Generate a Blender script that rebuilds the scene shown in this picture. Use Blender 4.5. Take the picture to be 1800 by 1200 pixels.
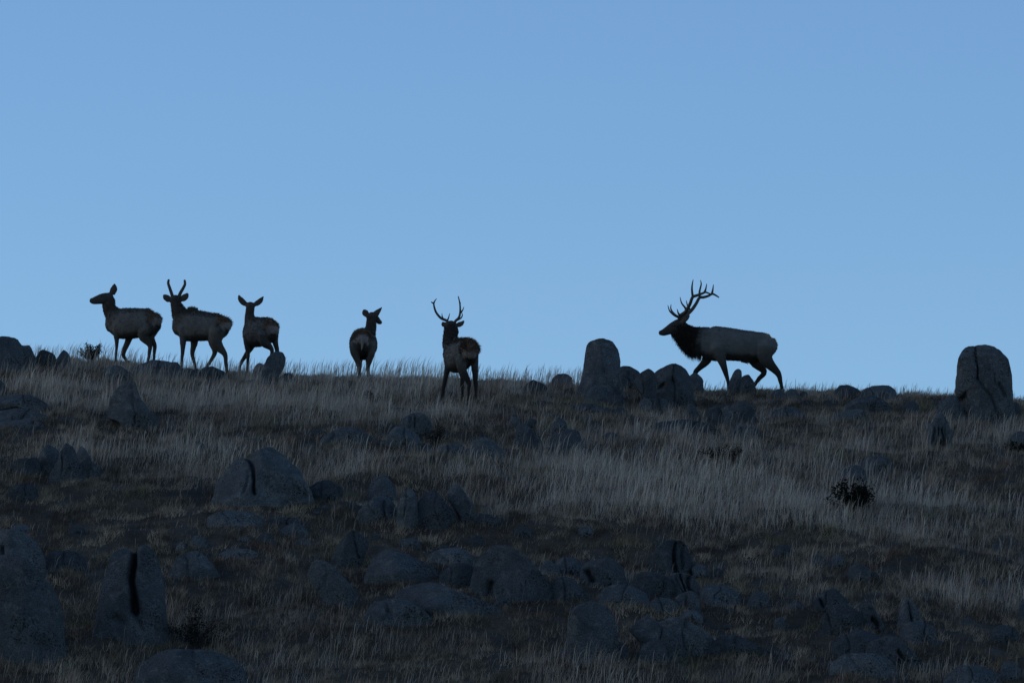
import bpy, math, random
import numpy as np
from mathutils import Vector, noise
from mathutils.kdtree import KDTree

random.seed(7)
RNG = np.random.default_rng(7)
scene = bpy.context.scene
for o in list(bpy.data.objects):
    bpy.data.objects.remove(o)

# ------------------------------------------------------------------ camera
PITCH = math.radians(8.0)          # looking up the slope from the valley
FPX = 10000.0                      # focal length in photo pixels (200 mm on 36 mm, 1800 px wide)
cam_data = bpy.data.cameras.new('camera')
cam_data.sensor_width = 36.0
cam_data.lens = 200.0
cam_data.clip_start = 0.5
cam_data.clip_end = 6000.0
cam = bpy.data.objects.new('camera', cam_data)
scene.collection.objects.link(cam)
cam.location = (0, 0, 0)
cam.rotation_euler = (math.radians(90) + PITCH, 0, 0)
scene.camera = cam

# ------------------------------------------------------------------ world, sun, exposure
SUN_EL, SUN_ROT = math.radians(11.0), math.radians(275.0)
world = bpy.data.worlds.new('World')
scene.world = world
world.use_nodes = True
wn, wl = world.node_tree.nodes, world.node_tree.links
bg = wn['Background']
sky = wn.new('ShaderNodeTexSky')
sky.sky_type = 'NISHITA'
sky.sun_disc = False
sky.sun_elevation = SUN_EL
sky.sun_rotation = SUN_ROT
sky.altitude = 1200
sky.air_density = 1.0
sky.dust_density = 0.5
sky.ozone_density = 0.8
wb = wn.new('ShaderNodeMix')
wb.data_type = 'RGBA'
wb.blend_type = 'MULTIPLY'
wb.inputs['Factor'].default_value = 1.0
wb.inputs[7].default_value = (0.655, 0.895, 1.265, 1)      # cool white balance of the picture
wl.new(sky.outputs['Color'], wb.inputs[6])
wl.new(wb.outputs[2], bg.inputs['Color'])
bg.inputs['Strength'].default_value = 0.15

sun_data = bpy.data.lights.new('sun', 'SUN')
sun_data.energy = 0.28
sun_data.angle = math.radians(60)
sun_data.color = (1.0, 0.93, 0.86)
sun = bpy.data.objects.new('sun', sun_data)
scene.collection.objects.link(sun)
_sd = Vector((math.sin(SUN_ROT) * math.cos(SUN_EL), math.cos(SUN_ROT) * math.cos(SUN_EL), math.sin(SUN_EL)))
sun.rotation_euler = _sd.to_track_quat('Z', 'Y').to_euler()
sun.location = (0, 60, 60)

vs = scene.view_settings
vs.view_transform = 'Standard'
vs.look = 'None'
vs.gamma = 1.0
vs.use_curve_mapping = False
vs.exposure = 0.0

# ------------------------------------------------------------------ helpers
COL = scene.collection
CE, SE = math.cos(PITCH), math.sin(PITCH)


def tv(v):
    b = (600.0 - np.asarray(v, float)) / FPX
    return (SE + b * CE) / (CE - b * SE)


def px2w(u, v, Y):
    """photo pixel at distance Y -> world point"""
    b = (600.0 - v) / FPX
    k = Y / (CE - b * SE)
    return Vector(((u - 900.0) / FPX * k, Y, (SE + b * CE) * k))


def w2px(X, Y, Z):
    d = Y * CE + Z * SE
    return 900.0 + FPX * X / d, 600.0 - FPX * (Z * CE - Y * SE) / d


_perm = np.random.default_rng(3).permutation(512)
_perm = np.concatenate([_perm, _perm])
_ga = np.random.default_rng(4).uniform(0, 2 * np.pi, 512)
_gx, _gy = np.cos(_ga), np.sin(_ga)


def perlin(x, y, seed=0):
    x = np.asarray(x, float) + 31.7 * seed + 1000.0
    y = np.asarray(y, float) - 17.3 * seed + 1000.0
    xi, yi = np.floor(x).astype(int), np.floor(y).astype(int)
    xf, yf = x - xi, y - yi

    def g(ix, iy, fx, fy):
        h = _perm[(_perm[ix & 511] + iy) & 511]
        return _gx[h] * fx + _gy[h] * fy
    sx = xf * xf * xf * (xf * (xf * 6 - 15) + 10)
    sy = yf * yf * yf * (yf * (yf * 6 - 15) + 10)
    a = g(xi, yi, xf, yf); b = g(xi + 1, yi, xf - 1, yf)
    c = g(xi, yi + 1, xf, yf - 1); d = g(xi + 1, yi + 1, xf - 1, yf - 1)
    return ((a + (b - a) * sx) * (1 - sy) + (c + (d - c) * sx) * sy) * 1.4


def mesh_from_arrays(name, V, F, cols=None, smooth=False):
    """F: (n,k) index array"""
    V = np.asarray(V, np.float32); F = np.asarray(F, np.int32)
    me = bpy.data.meshes.new(name)
    me.vertices.add(len(V)); me.vertices.foreach_set('co', V.ravel())
    n, k = F.shape
    me.loops.add(n * k); me.loops.foreach_set('vertex_index', F.ravel())
    me.polygons.add(n)
    me.polygons.foreach_set('loop_start', np.arange(0, n * k, k, dtype=np.int32))
    me.polygons.foreach_set('use_smooth', np.full(n, smooth))
    me.update(calc_edges=True)
    if cols is not None:
        add_cols(me, cols)
    return me


def add_cols(me, cols):
    cols = np.asarray(cols, np.float32)
    at = me.color_attributes.new('Col', 'FLOAT_COLOR', 'POINT')
    at.data.foreach_set('color', np.concatenate([cols, np.ones((len(cols), 1), np.float32)], 1).ravel())


def link(name, me, mat=None, parent=None, loc=None):
    o = bpy.data.objects.new(name, me)
    COL.objects.link(o)
    if mat is not None:
        me.materials.append(mat)
    if parent is not None:
        o.parent = parent
    if loc is not None:
        o.location = loc
    return o


def tag(o, label=None, cat=None, group=None, kind=None):
    if label: o['label'] = label
    if cat: o['category'] = cat
    if group: o['group'] = group
    if kind: o['kind'] = kind
    return o


# ------------------------------------------------------------------ materials
def new_mat(name):
    m = bpy.data.materials.new(name)
    m.use_nodes = True
    nt = m.node_tree
    p = nt.nodes['Principled BSDF']
    p.inputs['Roughness'].default_value = 0.9
    p.inputs['Specular IOR Level'].default_value = 0.15
    return m, nt, p


def nnode(nt, t, **kw):
    n = nt.nodes.new(t)
    for k, v in kw.items():
        setattr(n, k, v)
    return n


def noise_node(nt, scale, detail=4, rough=0.6, coord='Object'):
    tc = nnode(nt, 'ShaderNodeTexCoord')
    n = nnode(nt, 'ShaderNodeTexNoise')
    n.inputs['Scale'].default_value = scale
    n.inputs['Detail'].default_value = detail
    n.inputs['Roughness'].default_value = rough
    nt.links.new(tc.outputs[coord], n.inputs['Vector'])
    return n


def ramp(nt, fac, stops):
    r = nnode(nt, 'ShaderNodeValToRGB')
    el = r.color_ramp.elements
    while len(el) < len(stops):
        el.new(0.5)
    for e, (p, c) in zip(el, stops):
        e.position = p
        e.color = (*c, 1) if len(c) == 3 else c
    nt.links.new(fac, r.inputs['Fac'])
    return r


def mix(nt, fac, a, b, mode='MIX'):
    m = nnode(nt, 'ShaderNodeMix', data_type='RGBA', blend_type=mode)
    for s, v in ((m.inputs['Factor'], fac), (m.inputs[6], a), (m.inputs[7], b)):
        if hasattr(v, 'links'):
            nt.links.new(v, s)
        elif isinstance(v, tuple):
            s.default_value = (*v, 1)
        else:
            s.default_value = v
    return m.outputs[2]


def make_rock_mat():
    m, nt, p = new_mat('granite')
    oi = nnode(nt, 'ShaderNodeObjectInfo')
    big = noise_node(nt, 1.1, 6, 0.68)
    base = ramp(nt, big.outputs['Fac'], [(0.30, (0.060, 0.060, 0.058)), (0.5, (0.125, 0.130, 0.134)), (0.70, (0.205, 0.212, 0.215))])
    # brown weathering stains
    st = noise_node(nt, 2.3, 5, 0.6)
    sr0 = ramp(nt, st.outputs['Fac'], [(0.52, (0, 0, 0)), (0.66, (0.75, 0.75, 0.75))])
    c0 = mix(nt, sr0.outputs['Color'], base.outputs['Color'], (0.070, 0.055, 0.045))
    # soft grey lichen maps
    lic = noise_node(nt, 5.0, 8, 0.75)
    lr = ramp(nt, lic.outputs['Fac'], [(0.53, (0, 0, 0)), (0.62, (0.8, 0.8, 0.8))])
    c1 = mix(nt, lr.outputs['Color'], c0, (0.20, 0.205, 0.195))
    # black lichen, gathered in patches
    blk = noise_node(nt, 26.0, 4, 0.65)
    br = ramp(nt, blk.outputs['Fac'], [(0.52, (0, 0, 0)), (0.60, (1, 1, 1))])
    pm = noise_node(nt, 1.9, 4, 0.6)
    pr = ramp(nt, pm.outputs['Fac'], [(0.47, (0.04, 0.04, 0.04)), (0.62, (1, 1, 1))])
    fm = mix(nt, 1.0, br.outputs['Color'], pr.outputs['Color'], 'MULTIPLY')
    c2 = mix(nt, fm, c1, (0.018, 0.018, 0.018))
    sp = noise_node(nt, 48.0, 4, 0.7)
    sr = ramp(nt, sp.outputs['Fac'], [(0.33, (0.40, 0.40, 0.40)), (0.67, (1.55, 1.55, 1.55))])
    c3 = mix(nt, 1.0, c2, sr.outputs['Color'], 'MULTIPLY')
    orr = ramp(nt, oi.outputs['Random'], [(0.0, (0.48, 0.47, 0.46)), (0.5, (0.72, 0.70, 0.68)), (1.0, (0.95, 0.92, 0.88))])
    c4 = mix(nt, 1.0, c3, orr.outputs['Color'], 'MULTIPLY')
    nt.links.new(c4, p.inputs['Base Color'])
    b1 = nnode(nt, 'ShaderNodeBump'); b1.inputs['Strength'].default_value = 1.0; b1.inputs['Distance'].default_value = 0.08
    h = noise_node(nt, 14.0, 8, 0.72)
    nt.links.new(h.outputs['Fac'], b1.inputs['Height'])
    nt.links.new(b1.outputs['Normal'], p.inputs['Normal'])
    return m


def make_col_mat(name, scale=30.0, lo=0.7, hi=1.25, transl=0.0, rough=0.9):
    m, nt, p = new_mat(name)
    p.inputs['Roughness'].default_value = rough
    at = nnode(nt, 'ShaderNodeAttribute', attribute_name='Col')
    c = at.outputs['Color']
    if scale:
        n = noise_node(nt, scale, 4, 0.7)
        r = ramp(nt, n.outputs['Fac'], [(0.3, (lo,) * 3), (0.7, (hi,) * 3)])
        c = mix(nt, 1.0, c, r.outputs['Color'], 'MULTIPLY')
    nt.links.new(c, p.inputs['Base Color'])
    if transl:
        t = nnode(nt, 'ShaderNodeBsdfTranslucent')
        nt.links.new(c, t.inputs['Color'])
        ms = nnode(nt, 'ShaderNodeMixShader'); ms.inputs[0].default_value = transl
        nt.links.new(p.outputs[0], ms.inputs[1]); nt.links.new(t.outputs[0], ms.inputs[2])
        nt.links.new(ms.outputs[0], nt.nodes['Material Output'].inputs['Surface'])
    return m


def make_ground_mat():
    m, nt, p = new_mat('hill_turf')
    n = noise_node(nt, 0.9, 8, 0.7)
    c = ramp(nt, n.outputs['Fac'], [(0.3, (0.03, 0.021, 0.014)), (0.5, (0.062, 0.044, 0.029)), (0.7, (0.11, 0.08, 0.052))])
    n2 = noise_node(nt, 14.0, 6, 0.75)
    r2 = ramp(nt, n2.outputs['Fac'], [(0.3, (0.45, 0.45, 0.45)), (0.7, (1.5, 1.5, 1.5))])
    c2 = mix(nt, 1.0, c.outputs['Color'], r2.outputs['Color'], 'MULTIPLY')
    nt.links.new(c2, p.inputs['Base Color'])
    b = nnode(nt, 'ShaderNodeBump'); b.inputs['Strength'].default_value = 0.8; b.inputs['Distance'].default_value = 0.05
    nt.links.new(n2.outputs['Fac'], b.inputs['Height'])
    nt.links.new(b.outputs['Normal'], p.inputs['Normal'])
    return m


def make_plain(name, c, rough=0.6, spec=0.3, scale=40, var=0.35):
    m, nt, p = new_mat(name)
    p.inputs['Roughness'].default_value = rough
    p.inputs['Specular IOR Level'].default_value = spec
    n = noise_node(nt, scale, 3, 0.6)
    r = ramp(nt, n.outputs['Fac'], [(0.3, tuple(x * (1 - var) for x in c)), (0.7, tuple(x * (1 + var) for x in c))])
    nt.links.new(r.outputs['Color'], p.inputs['Base Color'])
    return m


M_ROCK = make_rock_mat()
M_GROUND = make_ground_mat()
M_GRASS = make_col_mat('dry_grass', 0, transl=0.4)
M_TURF = make_col_mat('turf', 0)
M_ELK = make_col_mat('elk_coat', 9.0, 0.85, 1.15)
M_HAIR = make_col_mat('elk_hair', 0)
M_ANTLER = make_plain('antler', (0.055, 0.042, 0.030), 0.6)
M_HOOF = make_plain('hoof', (0.02, 0.018, 0.016), 0.5)
M_EYE = make_plain('eye', (0.01, 0.008, 0.006), 0.15, 0.5)
M_BARK = make_plain('twig_bark', (0.05, 0.038, 0.028), 0.9, 0.1)
M_LEAF = make_col_mat('shrub_leaf', 0, transl=0.15)

# ------------------------------------------------------------------ terrain
YC = 130.0
_cu = np.array([-700, -300, 0, 100, 200, 300, 400, 500, 600, 700, 800, 900, 1000, 1100, 1200, 1300, 1400, 1500, 1600, 1700, 1800, 2200, 2700], float)
_cv = np.array([628, 630, 634, 634, 639, 649, 656, 661, 665, 668, 671, 674, 679, 683, 686, 688, 690, 694, 698, 701, 705, 716, 728], float)
TB = float(tv(1200.0))


def base_height(X, Y):
    X = np.asarray(X, float); Y = np.asarray(Y, float)
    u = 900 + X / YC * FPX * 0.985
    tc = tv(np.interp(u, _cu, _cv))
    Yq = np.clip(Y, 88.0, 175.0)
    t = tc - (tc - TB) * (np.abs(YC - Yq) / 30.0) ** 1.6
    z = t * Yq
    # towards the camera: cubic down to the valley floor under the camera
    t88 = tc - (tc - TB) * (42.0 / 30.0) ** 1.6
    z88 = t88 * 88.0
    s88 = t88 + 88.0 * (tc - TB) * 1.6 / 30.0 * (42.0 / 30.0) ** 0.6
    q = np.clip(Y / 88.0, 0, 1)
    h00 = 2 * q**3 - 3 * q**2 + 1; h10 = q**3 - 2 * q**2 + q
    h01 = -2 * q**3 + 3 * q**2; h11 = q**3 - q**2
    zn = h00 * (-1.7) + h10 * 88 * 0.01 + h01 * z88 + h11 * 88 * s88
    z = np.where(Y < 88, zn, z)
    z = np.where(Y < 0, -1.7 + 0.004 * Y, z)
    z = np.where(Y > 175, z - np.minimum((Y - 175) * 0.22, 30.0), z)
    return z


def height(X, Y):
    X = np.asarray(X, float); Y = np.asarray(Y, float)
    z = base_height(X, Y)
    near = np.clip((Y - 85) / 8, 0, 1) * np.clip((150 - Y) / 8, 0, 1)
    crest = np.clip(np.abs(Y - YC) / 6.0, 0.25, 1)
    z = z + near * crest * (0.20 * perlin(X / 5.0, Y / 3.2, 1) + 0.10 * perlin(X / 1.9, Y / 1.3, 2))
    z = z + near * (0.065 * perlin(X / 0.6, Y / 0.7, 3) + 0.03 * perlin(X / 0.25, Y / 0.28, 4))
    return z


def hz(x, y):
    return float(height(np.array([x]), np.array([y]))[0])


_Ys = np.arange(90.0, 138.0, 0.1)


def ground_hit(u, v):
    """first ground point along the ray of a photo pixel (or the crest nearest below it)"""
    X = np.array([px2w(u, v, y).x for y in (100.0,)])[0] / 100.0 * _Ys
    Z = base_height(X, _Ys)
    ray = tv(v) * _Ys
    hit = np.nonzero(Z >= ray)[0]
    i = hit[0] if len(hit) else int(np.argmax(Z - ray))
    return float(_Ys[i])


def graded(lo, hi, step, far_lo, far_hi):
    mid = list(np.arange(lo, hi + 1e-6, step))
    a, d = lo, step
    left = []
    while a > far_lo:
        d *= 1.35; a -= d; left.append(a)
    b, d = hi, step
    right = []
    while b < far_hi:
        d *= 1.35; b += d; right.append(b)
    return np.array(left[::-1] + mid + right)


gx = graded(-16, 16, 0.14, -1500, 1500)
gy = graded(90, 141, 0.14, -800, 2500)
GX, GY = np.meshgrid(gx, gy)
GZ = height(GX.ravel(), GY.ravel())
V = np.stack([GX.ravel(), GY.ravel(), GZ], 1)
nx, ny = len(gx), len(gy)
idx = np.arange(nx * ny).reshape(ny, nx)
F = np.stack([idx[:-1, :-1].ravel(), idx[:-1, 1:].ravel(), idx[1:, 1:].ravel(), idx[1:, :-1].ravel()], 1)
ground = link('hillside', mesh_from_arrays('hillside', V, F, smooth=True), M_GROUND)
tag(ground, 'dark turf hillside rising to a long rocky ridge', 'hill', kind='structure')

# ------------------------------------------------------------------ boulders
_ICO = {}


def ico(sub):
    if sub not in _ICO:
        import bmesh
        bm = bmesh.new()
        bmesh.ops.create_icosphere(bm, subdivisions=sub, radius=1.0)
        bm.verts.ensure_lookup_table()
        Vv = np.array([v.co[:] for v in bm.verts]); Ff = np.array([[v.index for v in f.verts] for f in bm.faces])
        bm.free()
        _ICO[sub] = (Vv, Ff)
    return _ICO[sub]


def smooth_poly(pts, n=5):
    P = np.array(pts, float); m = len(P); out = []
    for i in range(m):
        p0, p1, p2, p3 = P[i - 1], P[i], P[(i + 1) % m], P[(i + 2) % m]
        for k in range(n):
            t = k / n
            out.append(0.5 * ((2 * p1) + (-p0 + p2) * t + (2 * p0 - 5 * p1 + 4 * p2 - p3) * t * t + (-p0 + 3 * p1 - 3 * p2 + p3) * t**3))
    return np.array(out)


def polar_radius(P, c, nphi=120):
    D = P - c
    out = np.zeros(nphi)
    A, B = D, np.roll(D, -1, 0)
    for i in range(nphi):
        ph = 2 * np.pi * i / nphi
        d = np.array([np.cos(ph), np.sin(ph)])
        e = B - A
        den = d[0] * e[:, 1] - d[1] * e[:, 0]
        den = np.where(np.abs(den) < 1e-9, 1e-9, den)
        t = (A[:, 0] * e[:, 1] - A[:, 1] * e[:, 0]) / den
        s = (A[:, 0] * d[1] - A[:, 1] * d[0]) / den
        ok = (t > 0) & (s >= -1e-6) & (s <= 1 + 1e-6)
        out[i] = t[ok].max() if ok.any() else 5.0
    for _ in range(2):
        out = 0.25 * np.roll(out, 1) + 0.5 * out + 0.25 * np.roll(out, -1)
    return out


def seg_dist(P, line):
    d = np.full(len(P), 1e9)
    for a, b in zip(line[:-1], line[1:]):
        a = np.array(a, float); b = np.array(b, float)
        ab = b - a
        t = np.clip(((P - a) @ ab) / (ab @ ab), 0, 1)
        d = np.minimum(d, np.linalg.norm(P - (a + t[:, None] * ab), axis=1))
    return d


ROCK_N = [0]


def rock_mesh(poly, vB, depth=0.8, power=2.3, cracks=(), rough=1.0, sink=0.4, Yoff=0.0, sub=None):
    """3D boulder whose outline, seen from the valley, follows the traced one; returns verts (world), faces"""
    ROCK_N[0] += 1
    seed = ROCK_N[0] * 7.31
    P = np.array(poly, float)
    W = P[:, 0].max() - P[:, 0].min(); H = vB - P[:, 1].min()
    P[:, 1] = np.where(P[:, 1] >= vB - 0.12 * H, P[:, 1] + sink * min(H, W * 0.8), P[:, 1])
    P = smooth_poly(P)
    c = np.array([(P[:, 0].min() + P[:, 0].max()) / 2, (P[:, 1].min() + P[:, 1].max()) / 2])
    uc = c[0]
    Yh = ground_hit(uc, vB)
    s = Yh / FPX
    D = depth * 0.5 * W * s
    D = max(D, 0.45 * 0.5 * H * s)
    Y0 = Yh + 0.55 * D + Yoff
    if sub is None:
        sub = 5 if max(W, H) > 62 else (4 if max(W, H) > 24 else 3)
    N, Fc = ico(sub)
    r = polar_radius(P, c) * 1.05
    phi = np.arctan2(-N[:, 2], N[:, 0]) % (2 * np.pi)      # image v points down
    k = phi / (2 * np.pi) * len(r)
    i0 = np.floor(k).astype(int) % len(r); f = k - np.floor(k)
    rr = r[i0] * (1 - f) + r[(i0 + 1) % len(r)] * f
    ss = np.sqrt(N[:, 0]**2 + N[:, 2]**2)
    nrm = (ss**power + np.abs(N[:, 1])**power) ** (1 / power)
    sp, dp = ss / nrm, N[:, 1] / nrm
    uu = c[0] + rr * sp * np.cos(phi); vv = c[1] + rr * sp * np.sin(phi)
    b = (600.0 - vv) / FPX
    kk = Y0 / (CE - b * SE)
    Vw = np.stack([(uu - 900) / FPX * kk, Y0 + D * dp, (SE + b * CE) * kk], 1)
    # uneven weathered surface
    size = min(W, H * 1.3) * s
    ctr = Vw.mean(0)
    nv = N.copy()
    disp = np.empty(len(Vw))
    for j in range(len(Vw)):
        q = Vector((Vw[j] - ctr).tolist())
        a = noise.noise(q * (1.6 / max(size, 0.15)) + Vector((seed, 0, 0)))
        rg = 1 - abs(noise.noise(q * (2.7 / max(size, 0.15)) + Vector((0, seed, 3))))
        cfi = noise.fractal(q * (8.0) + Vector((0, 0, seed)), 0.8, 2.2, 4)
        mid = noise.ridged_multi_fractal(q * 2.6 + Vector((seed, seed, 0)), 1.0, 2.1, 3, 1.0, 2.0)
        disp[j] = rough * (0.085 * size * a + 0.08 * size * (rg - 0.75) + 0.030 * min(size, 1.2) * (mid - 1.0)) + 0.014 * cfi
    Vw += nv * disp[:, None]
    # weathered joint faces: flatten against a few planes
    rg_ = np.random.default_rng(ROCK_N[0] + 500)
    ext = np.array([0.5 * W * s, D, 0.5 * (P[:, 1].max() - P[:, 1].min()) * s])
    Q = (Vw - ctr) / ext
    for _ in range(11 if rough > .7 else 7):
        a = rg_.uniform(-1, 1); nz_ = rg_.uniform(-.35, .95)
        n_ = np.array([a, -rg_.uniform(.55, 1.3), nz_]); n_ /= np.linalg.norm(n_)
        lim = rg_.uniform(.46, .76) + .40 * (1 - abs(n_[1]))
        exc = np.clip(Q @ n_ - lim, 0, None)
        Q -= n_[None] * (exc * .85)[:, None]
    for _ in range(3 if rough > .5 else 0):
        a = rg_.uniform(0, 2 * np.pi)
        n_ = np.array([math.cos(a), rg_.uniform(-.3, .3), abs(math.sin(a))]); n_ /= np.linalg.norm(n_)
        exc = np.clip(Q @ n_ - rg_.uniform(.98, 1.06), 0, None)
        Q -= n_[None] * (exc * .7)[:, None]
    Vw = ctr + Q * ext
    front = N[:, 1] < 0.45
    cracks = list(cracks)
    if max(W, H) > 60 and rough >= .5:            # natural joints
        for _ in range(1):
            cu = c[0] + rg_.uniform(-.32, .32) * W; dl = rg_.uniform(-.22, .22) * W
            vt = P[:, 1].min()
            cracks.append(([(cu, vt - 4), (cu + dl * .4 + rg_.normal(0, 2), vt + .4 * H), (cu + dl, vt + rg_.uniform(.6, 1.0) * H)], max(1.4, .014 * W), rg_.uniform(.04, .08)))
    for line, w, dep in cracks:
        dd = seg_dist(np.stack([uu, vv], 1), line)
        g = np.exp(-(dd / w) ** 2) * front
        Vw[:, 1] += dep * g
        Vw[:, 2] -= 0.12 * dep * g * np.clip(N[:, 2], 0, 1)
    gz = height(Vw[:, 0], Vw[:, 1])
    ring = Vw[np.abs(Vw[:, 2] - gz) < max(.06, .05 * H * s)]
    if len(ring) > 6:
        x0, x1, y0, y1 = ring[:, 0].min(), ring[:, 0].max(), ring[:, 1].min(), ring[:, 1].max()
        FOOT.append(((x0 + x1) / 2, (y0 + y1) / 2, (x1 - x0) / 2, (y1 - y0) / 2))
    return Vw, Fc, Y0


FOOT = []


def mound(uL, uR, vT, vB, peak=0.5, p=2.2):
    up = uL + (uR - uL) * peak
    H = vB - vT
    pts = []
    for a in (0.0, 0.12, 0.3, 0.5, 0.7, 0.86, 0.95):
        x = 1 - a
        pts.append((up - (up - uL) * x, vB - H * (1 - x**p) ** (1 / p) if x < 1 else vB))
    pts.append((up, vT))
    for a in (0.95, 0.86, 0.7, 0.5, 0.3, 0.12, 0.0):
        x = 1 - a
        pts.append((up + (uR - up) * x, vB - H * (1 - x**p) ** (1 / p) if x < 1 else vB))
    w_ = uR - uL
    pts += [(uR + .07 * w_, vB + .10 * H), (uL + 0.7 * w_, vB + .1 * H), (uL + 0.3 * w_, vB + .1 * H), (uL - .07 * w_, vB + .10 * H)]
    return pts


def add_rock(poly, vB, label=None, group=None, name='boulder', **kw):
    Vw, Fc, Y0 = rock_mesh(poly, vB, **kw)
    base = Vector((Vw[:, 0].mean(), Vw[:, 1].mean(), 0)); base.z = hz(base.x, base.y)
    me = mesh_from_arrays(name, Vw - np.array(base), Fc, smooth=True)
    o = link(name, me, M_ROCK, loc=base)
    tag(o, label, 'rock', group)
    return o


def add_split_rock(slabs, label, group=None, name='boulder'):
    """one boulder cleft into slabs: each slab a part"""
    built = [rock_mesh(p, vB, **kw) for p, vB, kw in slabs]
    allv = np.concatenate([b[0] for b in built])
    base = Vector((allv[:, 0].mean(), allv[:, 1].mean(), 0)); base.z = hz(base.x, base.y)
    root = bpy.data.objects.new(name, None); COL.objects.link(root); root.location = base
    tag(root, label, 'rock', group)
    for Vw, Fc, Y0 in built:
        link('slab', mesh_from_arrays('slab', Vw - np.array(base), Fc, smooth=True), M_ROCK, root)
    return root


def sc(ox, oy, k, pts):
    return [(ox + x / k, oy + y / k) for x, y in pts]


# --- traced boulders
A4 = lambda p: sc(0, 560, 4, p)
B4 = lambda p: sc(450, 560, 4, p)
C4 = lambda p: sc(900, 560, 4, p)
D4 = lambda p: sc(1350, 560, 4, p)
E2 = lambda p: sc(0, 760, 2.727, p)
F2 = lambda p: sc(570, 760, 2.727, p)
G2 = lambda p: sc(1140, 760, 2.727, p)

add_rock(A4([(-140, 300), (-60, 160), (30, 133), (100, 150), (165, 186), (215, 172), (245, 185), (243, 240), (260, 330), (200, 380), (-120, 380)]), 655,
         'broad grey boulder with a notched top where the ridge begins', depth=0.8)
add_rock(mound(60, 101, 616, 650, 0.45), 650, 'rounded brown stone between the notched boulder and a pointed stone')
add_rock(A4([(400, 360), (400, 285), (430, 240), (460, 225), (488, 250), (493, 300), (490, 360)]), 650, 'small pointed stone on the ridge near the round bush')
add_rock(A4([(900, 420), (930, 355), (1050, 305), (1150, 287), (1195, 295), (1205, 350), (1195, 420)]), 664,
         'wedge-shaped stone at the hind hooves of the cow looking sideways')
add_rock(mound(295, 322, 637, 671, 0.5), 671, 'rounded dark stone touching the front hoof of the spike bull')
add_rock(mound(318, 350, 648, 670, 0.4), 668, 'low stone under the belly of the spike bull')
add_rock(A4([(1390, 450), (1395, 360), (1430, 340), (1540, 348), (1590, 375), (1600, 450)]), 672, 'flat-topped stone under the hind legs of the spike bull')
add_rock(mound(180, 232, 643, 672, 0.4), 670, 'dim low stone in grass below the cow looking sideways')
add_rock(A4([(765, 700), (765, 620), (810, 520), (860, 460), (915, 448), (958, 470), (980, 560), (1050, 660), (1105, 720), (1110, 790), (950, 790), (840, 740)]), 756,
         'cone-shaped boulder standing in pale grass below the spike bull', depth=0.8, cracks=[([(960 / 4, 560 + 690 / 4), (965 / 4, 560 + 780 / 4)], 2.5, .1)])
add_rock(A4([(-60, 650), (-80, 560), (0, 545), (90, 533), (200, 545), (290, 575), (335, 620), (342, 665), (250, 665), (90, 640)]), 727,
         'long rounded slab resting across a lower slab', depth=0.7, sink=0.1, rough=.6)
add_rock(A4([(-60, 740), (-60, 660), (60, 630), (180, 640), (300, 675), (350, 705), (345, 740)]), 745, 'low slab lying under a long rounded slab', depth=0.6, rough=.6)
add_rock(A4([(-60, 560), (-60, 420), (0, 430), (40, 490), (66, 545), (60, 570)]), 700, 'tilted stone leaning behind the long rounded slab')
add_rock(mound(-10, 82, 737, 755, 0.35), 755, 'thin flat stone in grass under the two slabs', depth=0.5)
add_split_rock([
    (A4([(270, 1060), (265, 1000), (295, 930), (340, 893), (400, 915), (425, 970), (400, 1040), (360, 1070)]), 828, dict(depth=.9, rough=1.6)),
    (A4([(330, 1130), (400, 1010), (430, 920), (460, 888), (500, 888), (520, 930), (545, 1010), (600, 1130)]), 844, dict(depth=.8, rough=1.1)),
    (A4([(545, 1110), (530, 960), (515, 895), (545, 884), (590, 910), (650, 990), (700, 1070), (715, 1110)]), 838, dict(depth=.9, Yoff=.15)),
    (A4([(80, 1080), (100, 1010), (190, 980), (275, 985), (280, 1080)]), 830, dict(depth=.6))],
    'knobbly outcrop of four split lumps in pale grass')
add_rock(E2([(1000, 390), (1030, 290), (1060, 220), (1135, 135), (1190, 112), (1260, 80), (1320, 90), (1400, 155), (1450, 230), (1475, 300), (1535, 390), (1400, 400), (1200, 390)]), 900,
         'large domed boulder with a dark vertical cleft', depth=0.8, rough=.8, sub=6,
         cracks=[(E2([(1170, 100), (1178, 180), (1205, 300)]), 3.4, 0.3), (E2([(1150, 150), (1145, 300)]), 3.0, 0.07), (E2([(1420, 330), (1470, 300)]), 4, .06)])
add_rock(mound(543, 603, 842, 889, 0.45), 889, 'rounded stone leaning beside the large domed boulder', rough=1.2)
add_rock(mound(362, 468, 897, 944, 0.45, 2.5), 941, 'smooth loaf-shaped boulder below the large domed boulder', rough=.7)
add_rock(mound(490, 544, 920, 950, 0.55), 947, 'small domed stone beside the loaf-shaped boulder')
add_rock(mound(462, 534, 908, 934, 0.5), 932, 'low dark stone between loaf-shaped boulder and a small domed stone', depth=.5)
SM = 'small rounded granite stone half sunk in short turf'
SG = 'small stones in the turf'
for a in [(447, 481, 937, 970, .5), (413, 445, 943, 964, .5), (516, 546, 947, 966, .5), (190, 238, 963, 998, .7)]:
    add_rock(mound(*a), a[3], SM, SG)
add_split_rock([
    (mound(331, 366, 941, 972, .5), 972, {}), (mound(307, 336, 953, 980, .4), 980, {}),
    (E2([(825, 700), (835, 620), (880, 580), (940, 570), (1000, 610), (1040, 670), (1060, 720)]), 1020, dict(rough=1.2)),
    (mound(348, 378, 968, 990, .4), 988, {})],
    'cluster of four rounded knobs beyond the cleft standing stone')
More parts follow.
